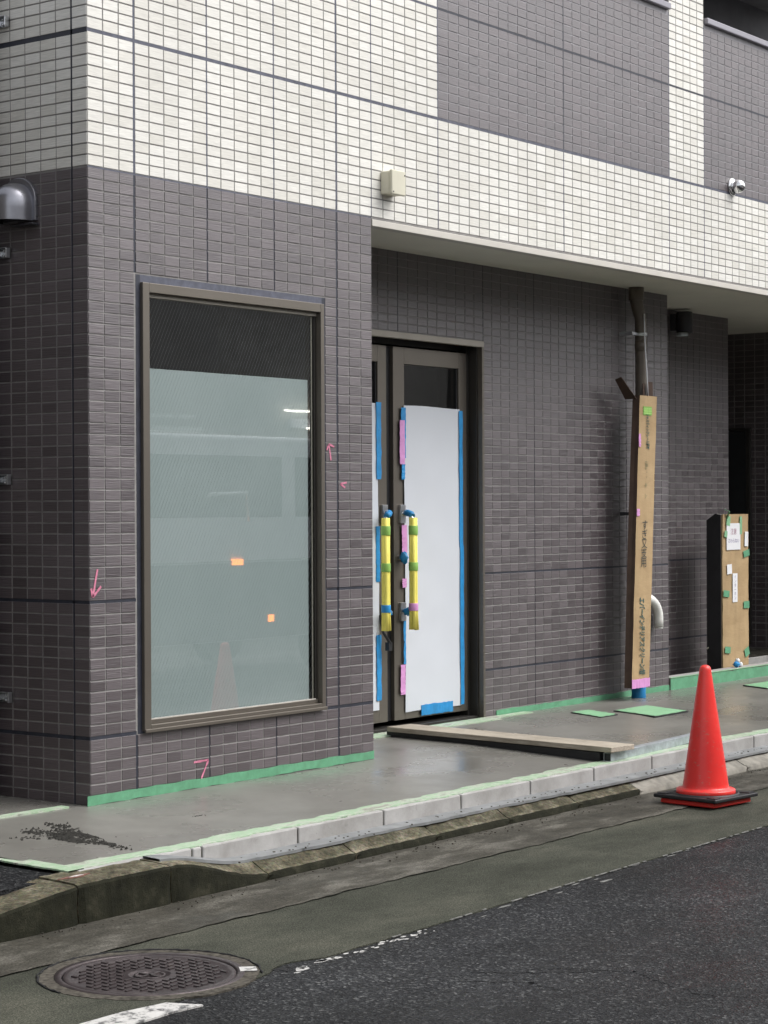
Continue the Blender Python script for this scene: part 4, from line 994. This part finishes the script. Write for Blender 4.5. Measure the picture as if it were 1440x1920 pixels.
m = MB(); m.box(-q, q, -q, q, .028, .047); m.build('weight', 'black', e, .006, 3)
m = MB()
for k in range(4):
    T = Matrix.Rotation(math.pi/2*k, 4, 'Z'); m.box(.125, .176, .125, .176, .047, .0515, M=T)
    T2 = Matrix.Rotation(math.pi/2*k+math.pi/4, 4, 'Z'); m.box(.160, .235, -.006, .006, .047, .052, M=T2)
m.build('weight_ribs', 'black', e, .002)
m = MB(); m.lathe([(.152, .046), (.154, .0525), (.168, .0525), (.170, .046)], 40, cap=False); m.build('weight_ring', 'black', e)
# leaf litter by the kerb
e = empty('dry_leaf', (4.15, -1.33, -.2), 'dry brown leaf lying against the old kerb at right', 'leaf')
q = random.Random(3)
for k in range(3):
    m = MB(); a = k*1.9; T = Matrix.Translation((k*.03, k*.012, .008)) @ Matrix.Rotation(a, 4, 'Z') @ Matrix.Rotation(.5+.2*k, 4, 'X')
    m.add([T @ Vector(p) for p in ((-.05, 0, 0), (-.02, .016, .006), (.02, .014, .008), (.055, 0, .0), (.02, -.014, .007), (-.02, -.015, .006))], [(0, 1, 5), (1, 2, 4, 5), (2, 3, 4)]); m.build('leaf_blade', 'wood', e, fix=False)
q = random.Random(81); m = MB()
for k in range(260):
    x = q.uniform(-1.9, 6); y = -1.22-abs(q.gauss(0, .05)); r = q.uniform(.0012, .0042)
    m.box(-r, r, -r*.8, r*.8, -.002, r, M=Matrix.Translation((x, y, -.2045)) @ Matrix.Rotation(q.uniform(0, 3), 4, 'Z'))
for k in range(160):
    x = q.uniform(-.3, 6); y = -1.09+q.gauss(0, .02); r = q.uniform(.0015, .005)
    m.box(-r, r, -r*.8, r*.8, -.002, r, M=Matrix.Translation((x, y, -.126)) @ Matrix.Rotation(q.uniform(0, 3), 4, 'Z'))
m.build('loose_grit', 'collar', None, fix=False, kind='stuff')

# ------------------------------------------------------------------ pink crayon marks on the tiles
def marks(label, segs, w=.011):
    m = MB()
    for (a, b) in segs:
        q = random.Random(int(a[0]*999)); n = 6; A, Bv = Vector(a), Vector(b); d = (Bv-A).normalized(); s = Vector((-d.y, d.x))
        vs = []
        for i in range(n+1):
            p = A+(Bv-A)*i/n; ww = w/2*q.uniform(.75, 1.2); vs += [(p.x-s.x*ww, -.0022, p.y-s.y*ww), (p.x+s.x*ww, -.0022, p.y+s.y*ww)]
        m.add(vs, [(2*i, 2*i+1, 2*i+3, 2*i+2) for i in range(n)])
    o = m.build('crayon_mark', 'crayon', bld, fix=False); o['label'] = label
marks('pink arrow pointing down at the left corner', [((.048, 1.03), (.018, .905)), ((.018, .905), (.070, .952)), ((.018, .905), (.008, .945))])
marks('pink corner mark under the window', [((.682, .098), (.785, .100)), ((.785, .100), (.735, .016))], .010)
marks('pink arrow pointing up right of the window', [((1.738, 1.545), (1.722, 1.628)), ((1.722, 1.628), (1.705, 1.598)), ((1.722, 1.628), (1.765, 1.615))], .010)
marks('small pink tick right of the window', [((1.815, 1.425), (1.855, 1.405)), ((1.815, 1.425), (1.868, 1.432))], .010)

# ------------------------------------------------------------------ neighbours: alley building at the left, street opposite, parked van
e = empty('neighbour_building', (-4, 1, -.2), 'plain dark neighbouring house across the narrow alley at left', 'building')
B('wall', 'opp_wall', e, (-5.2, -1.32, 0.0, 6.0, -.3, 3.8)); B('roof', 'dark_metal', e, (-5.3, -1.26, -.06, 6.1, 3.8, 3.9))
def opp(x0, x1, y, h, mat, label, nx, nz):
    e = empty('opposite_building', ((x0+x1)/2, y, -.22), label, 'building', 'buildings across the street')
    B('wall', mat, e, (x0, x1, y-6, y, -.3, h)); B('roof', 'dark_metal', e, (x0-.1, x1+.1, y-6.1, y+.12, h, h+.15))
    for j in range(nz):
        for i in range(nx):
            cx = x0+(x1-x0)*(i+.5)/nx; cz = 1.5+j*2.9; wd = (x1-x0)/nx*.28
            B('window', 'opp_glass', e, (cx-wd, cx+wd, y+.001, y+.03, cz-.6, cz+.7)); B('window_frame', 'trim', e, (cx-wd-.05, cx+wd+.05, y+.001, y+.05, cz-.68, cz-.61), (cx-wd-.05, cx+wd+.05, y+.001, y+.05, cz+.71, cz+.76))
opp(2, 11, -11.6, 5.6, 'opp_wall', 'dark low building opposite with four bays, mirrored in the shop window', 4, 2)
opp(11.3, 22, -11.9, 4.6, 'opp_wall2', 'pale building opposite, mirrored in the shop window', 5, 1)
opp(22.4, 36, -11.4, 6.2, 'opp_wall', 'dark building far along the opposite side of the street', 5, 2)
opp(-14, 1.6, -12.2, 5.0, 'opp_wall2', 'pale building behind the camera across the street', 5, 2)
# parked van, seen only as a reflection in the shop window
V = empty('parked_van', (6.0, -6.04, -.216), 'white parked van with amber hazard lights, mirrored in the shop window', 'van')
def vb(name, mat, *bx, bevel=.03, seg=3):
    m = MB()
    for q_ in bx: m.box(*q_)
    return m.build(name, mat, V, bevel, seg)
m = MB(); m.prism([(-4.4, .35), (3.15, .35), (3.46, .42), (3.50, 1.05), (3.35, 1.38), (2.95, 2.08), (2.65, 2.16), (-4.3, 2.16), (-4.4, 2.0)], -.74, .74, ax='y'); m.build('body', 'van', V, .04, 3)
m = MB(); m.prism([(3.38, 1.42), (3.04, 2.02), (3.00, 2.0), (3.34, 1.40)], -.64, .64, ax='y'); m.build('windscreen', 'opp_glass', V)
for s in (-1, 1):
    m = MB(); m.prism([(3.18, 1.44), (2.88, 1.98), (1.95, 1.98), (1.95, 1.44)], s*.741-.004, s*.741+.004, ax='y'); m.build('side_window', 'opp_glass', V)
    m = MB(); m.box(-2.6, 1.75, s*.741-.004, s*.741+.004, 1.44, 1.98); m.box(-4.2, -2.8, s*.741-.004, s*.741+.004, 1.44, 1.98); m.build('side_window', 'opp_glass', V)
    vb('headlight', 'chrome', (3.46, 3.51, s*.58-.12, s*.58+.12, .66, .82), bevel=.01)
    vb('indicator', 'amber', (3.455, 3.512, s*.58-.08, s*.58+.08, .50, .56), bevel=.005)
    vb('mirror', 'black', (3.0, 3.08, s*.80-.06, s*.80+.06, 1.05, 1.25), bevel=.01)
    for x in (-2.6, 2.45):
        m = MB(); m.lathe([(.0, -.09), (.27, -.09), (.29, -.07), (.29, .07), (.27, .09), (0, .09)], 28, M=Matrix.Translation((x, s*.66, .29)) @ Matrix.Rotation(math.pi/2, 4, 'X')); m.build('wheel', 'black', V)
vb('side_marker', 'amber', (1.06, 1.20, .741, .756, 1.02, 1.07), bevel=0); vb('side_indicator', 'amber', (1.55, 1.61, .741, .760, .50, .56), bevel=0); vb('bumper', 'black', (3.42, 3.54, -.70, .70, .30, .46), bevel=.02)
vb('lower_panel', 'dark_metal', (-4.35, 3.40, .741, .749, .36, 1.04), bevel=0)
vb('trim_strip', 'chrome', (-4.3, 3.4, .742, .756, 1.045, 1.06), bevel=0); vb('roof_rail', 'chrome', (-4.0, .8, .60, .64, 2.18, 2.22), (-4.0, .8, .55, .57, 2.30, 2.33), bevel=0)
m = MB(); m.tube([(.7, .78, 1.62), (.72, .80, 1.64), (1.2, .80, 1.66), (1.22, .80, 1.40)], .018, 8); m.tube([(-1.2, .78, 1.6), (-1.2, .9, 1.62), (-1.2, .9, 1.0), (-1.2, .78, .98)], .016, 8); m.build('mirror_arm', 'chrome', V)
T_ = empty('shop_light', (15.4, -11.8, 2.5), 'pair of lit white tubes under a canopy opposite, mirrored in the shop window', 'lamp')
B('tube', 'tube_light', T_, (15.6, 18.8, -11.80, -11.775, 2.66, 2.685)); B('tube', 'tube_light', T_, (16.0, 18.8, -11.70, -11.675, 2.42, 2.445)); B('housing', 'van', T_, (15.8, 18.9, -11.88, -11.83, 2.44, 2.56))
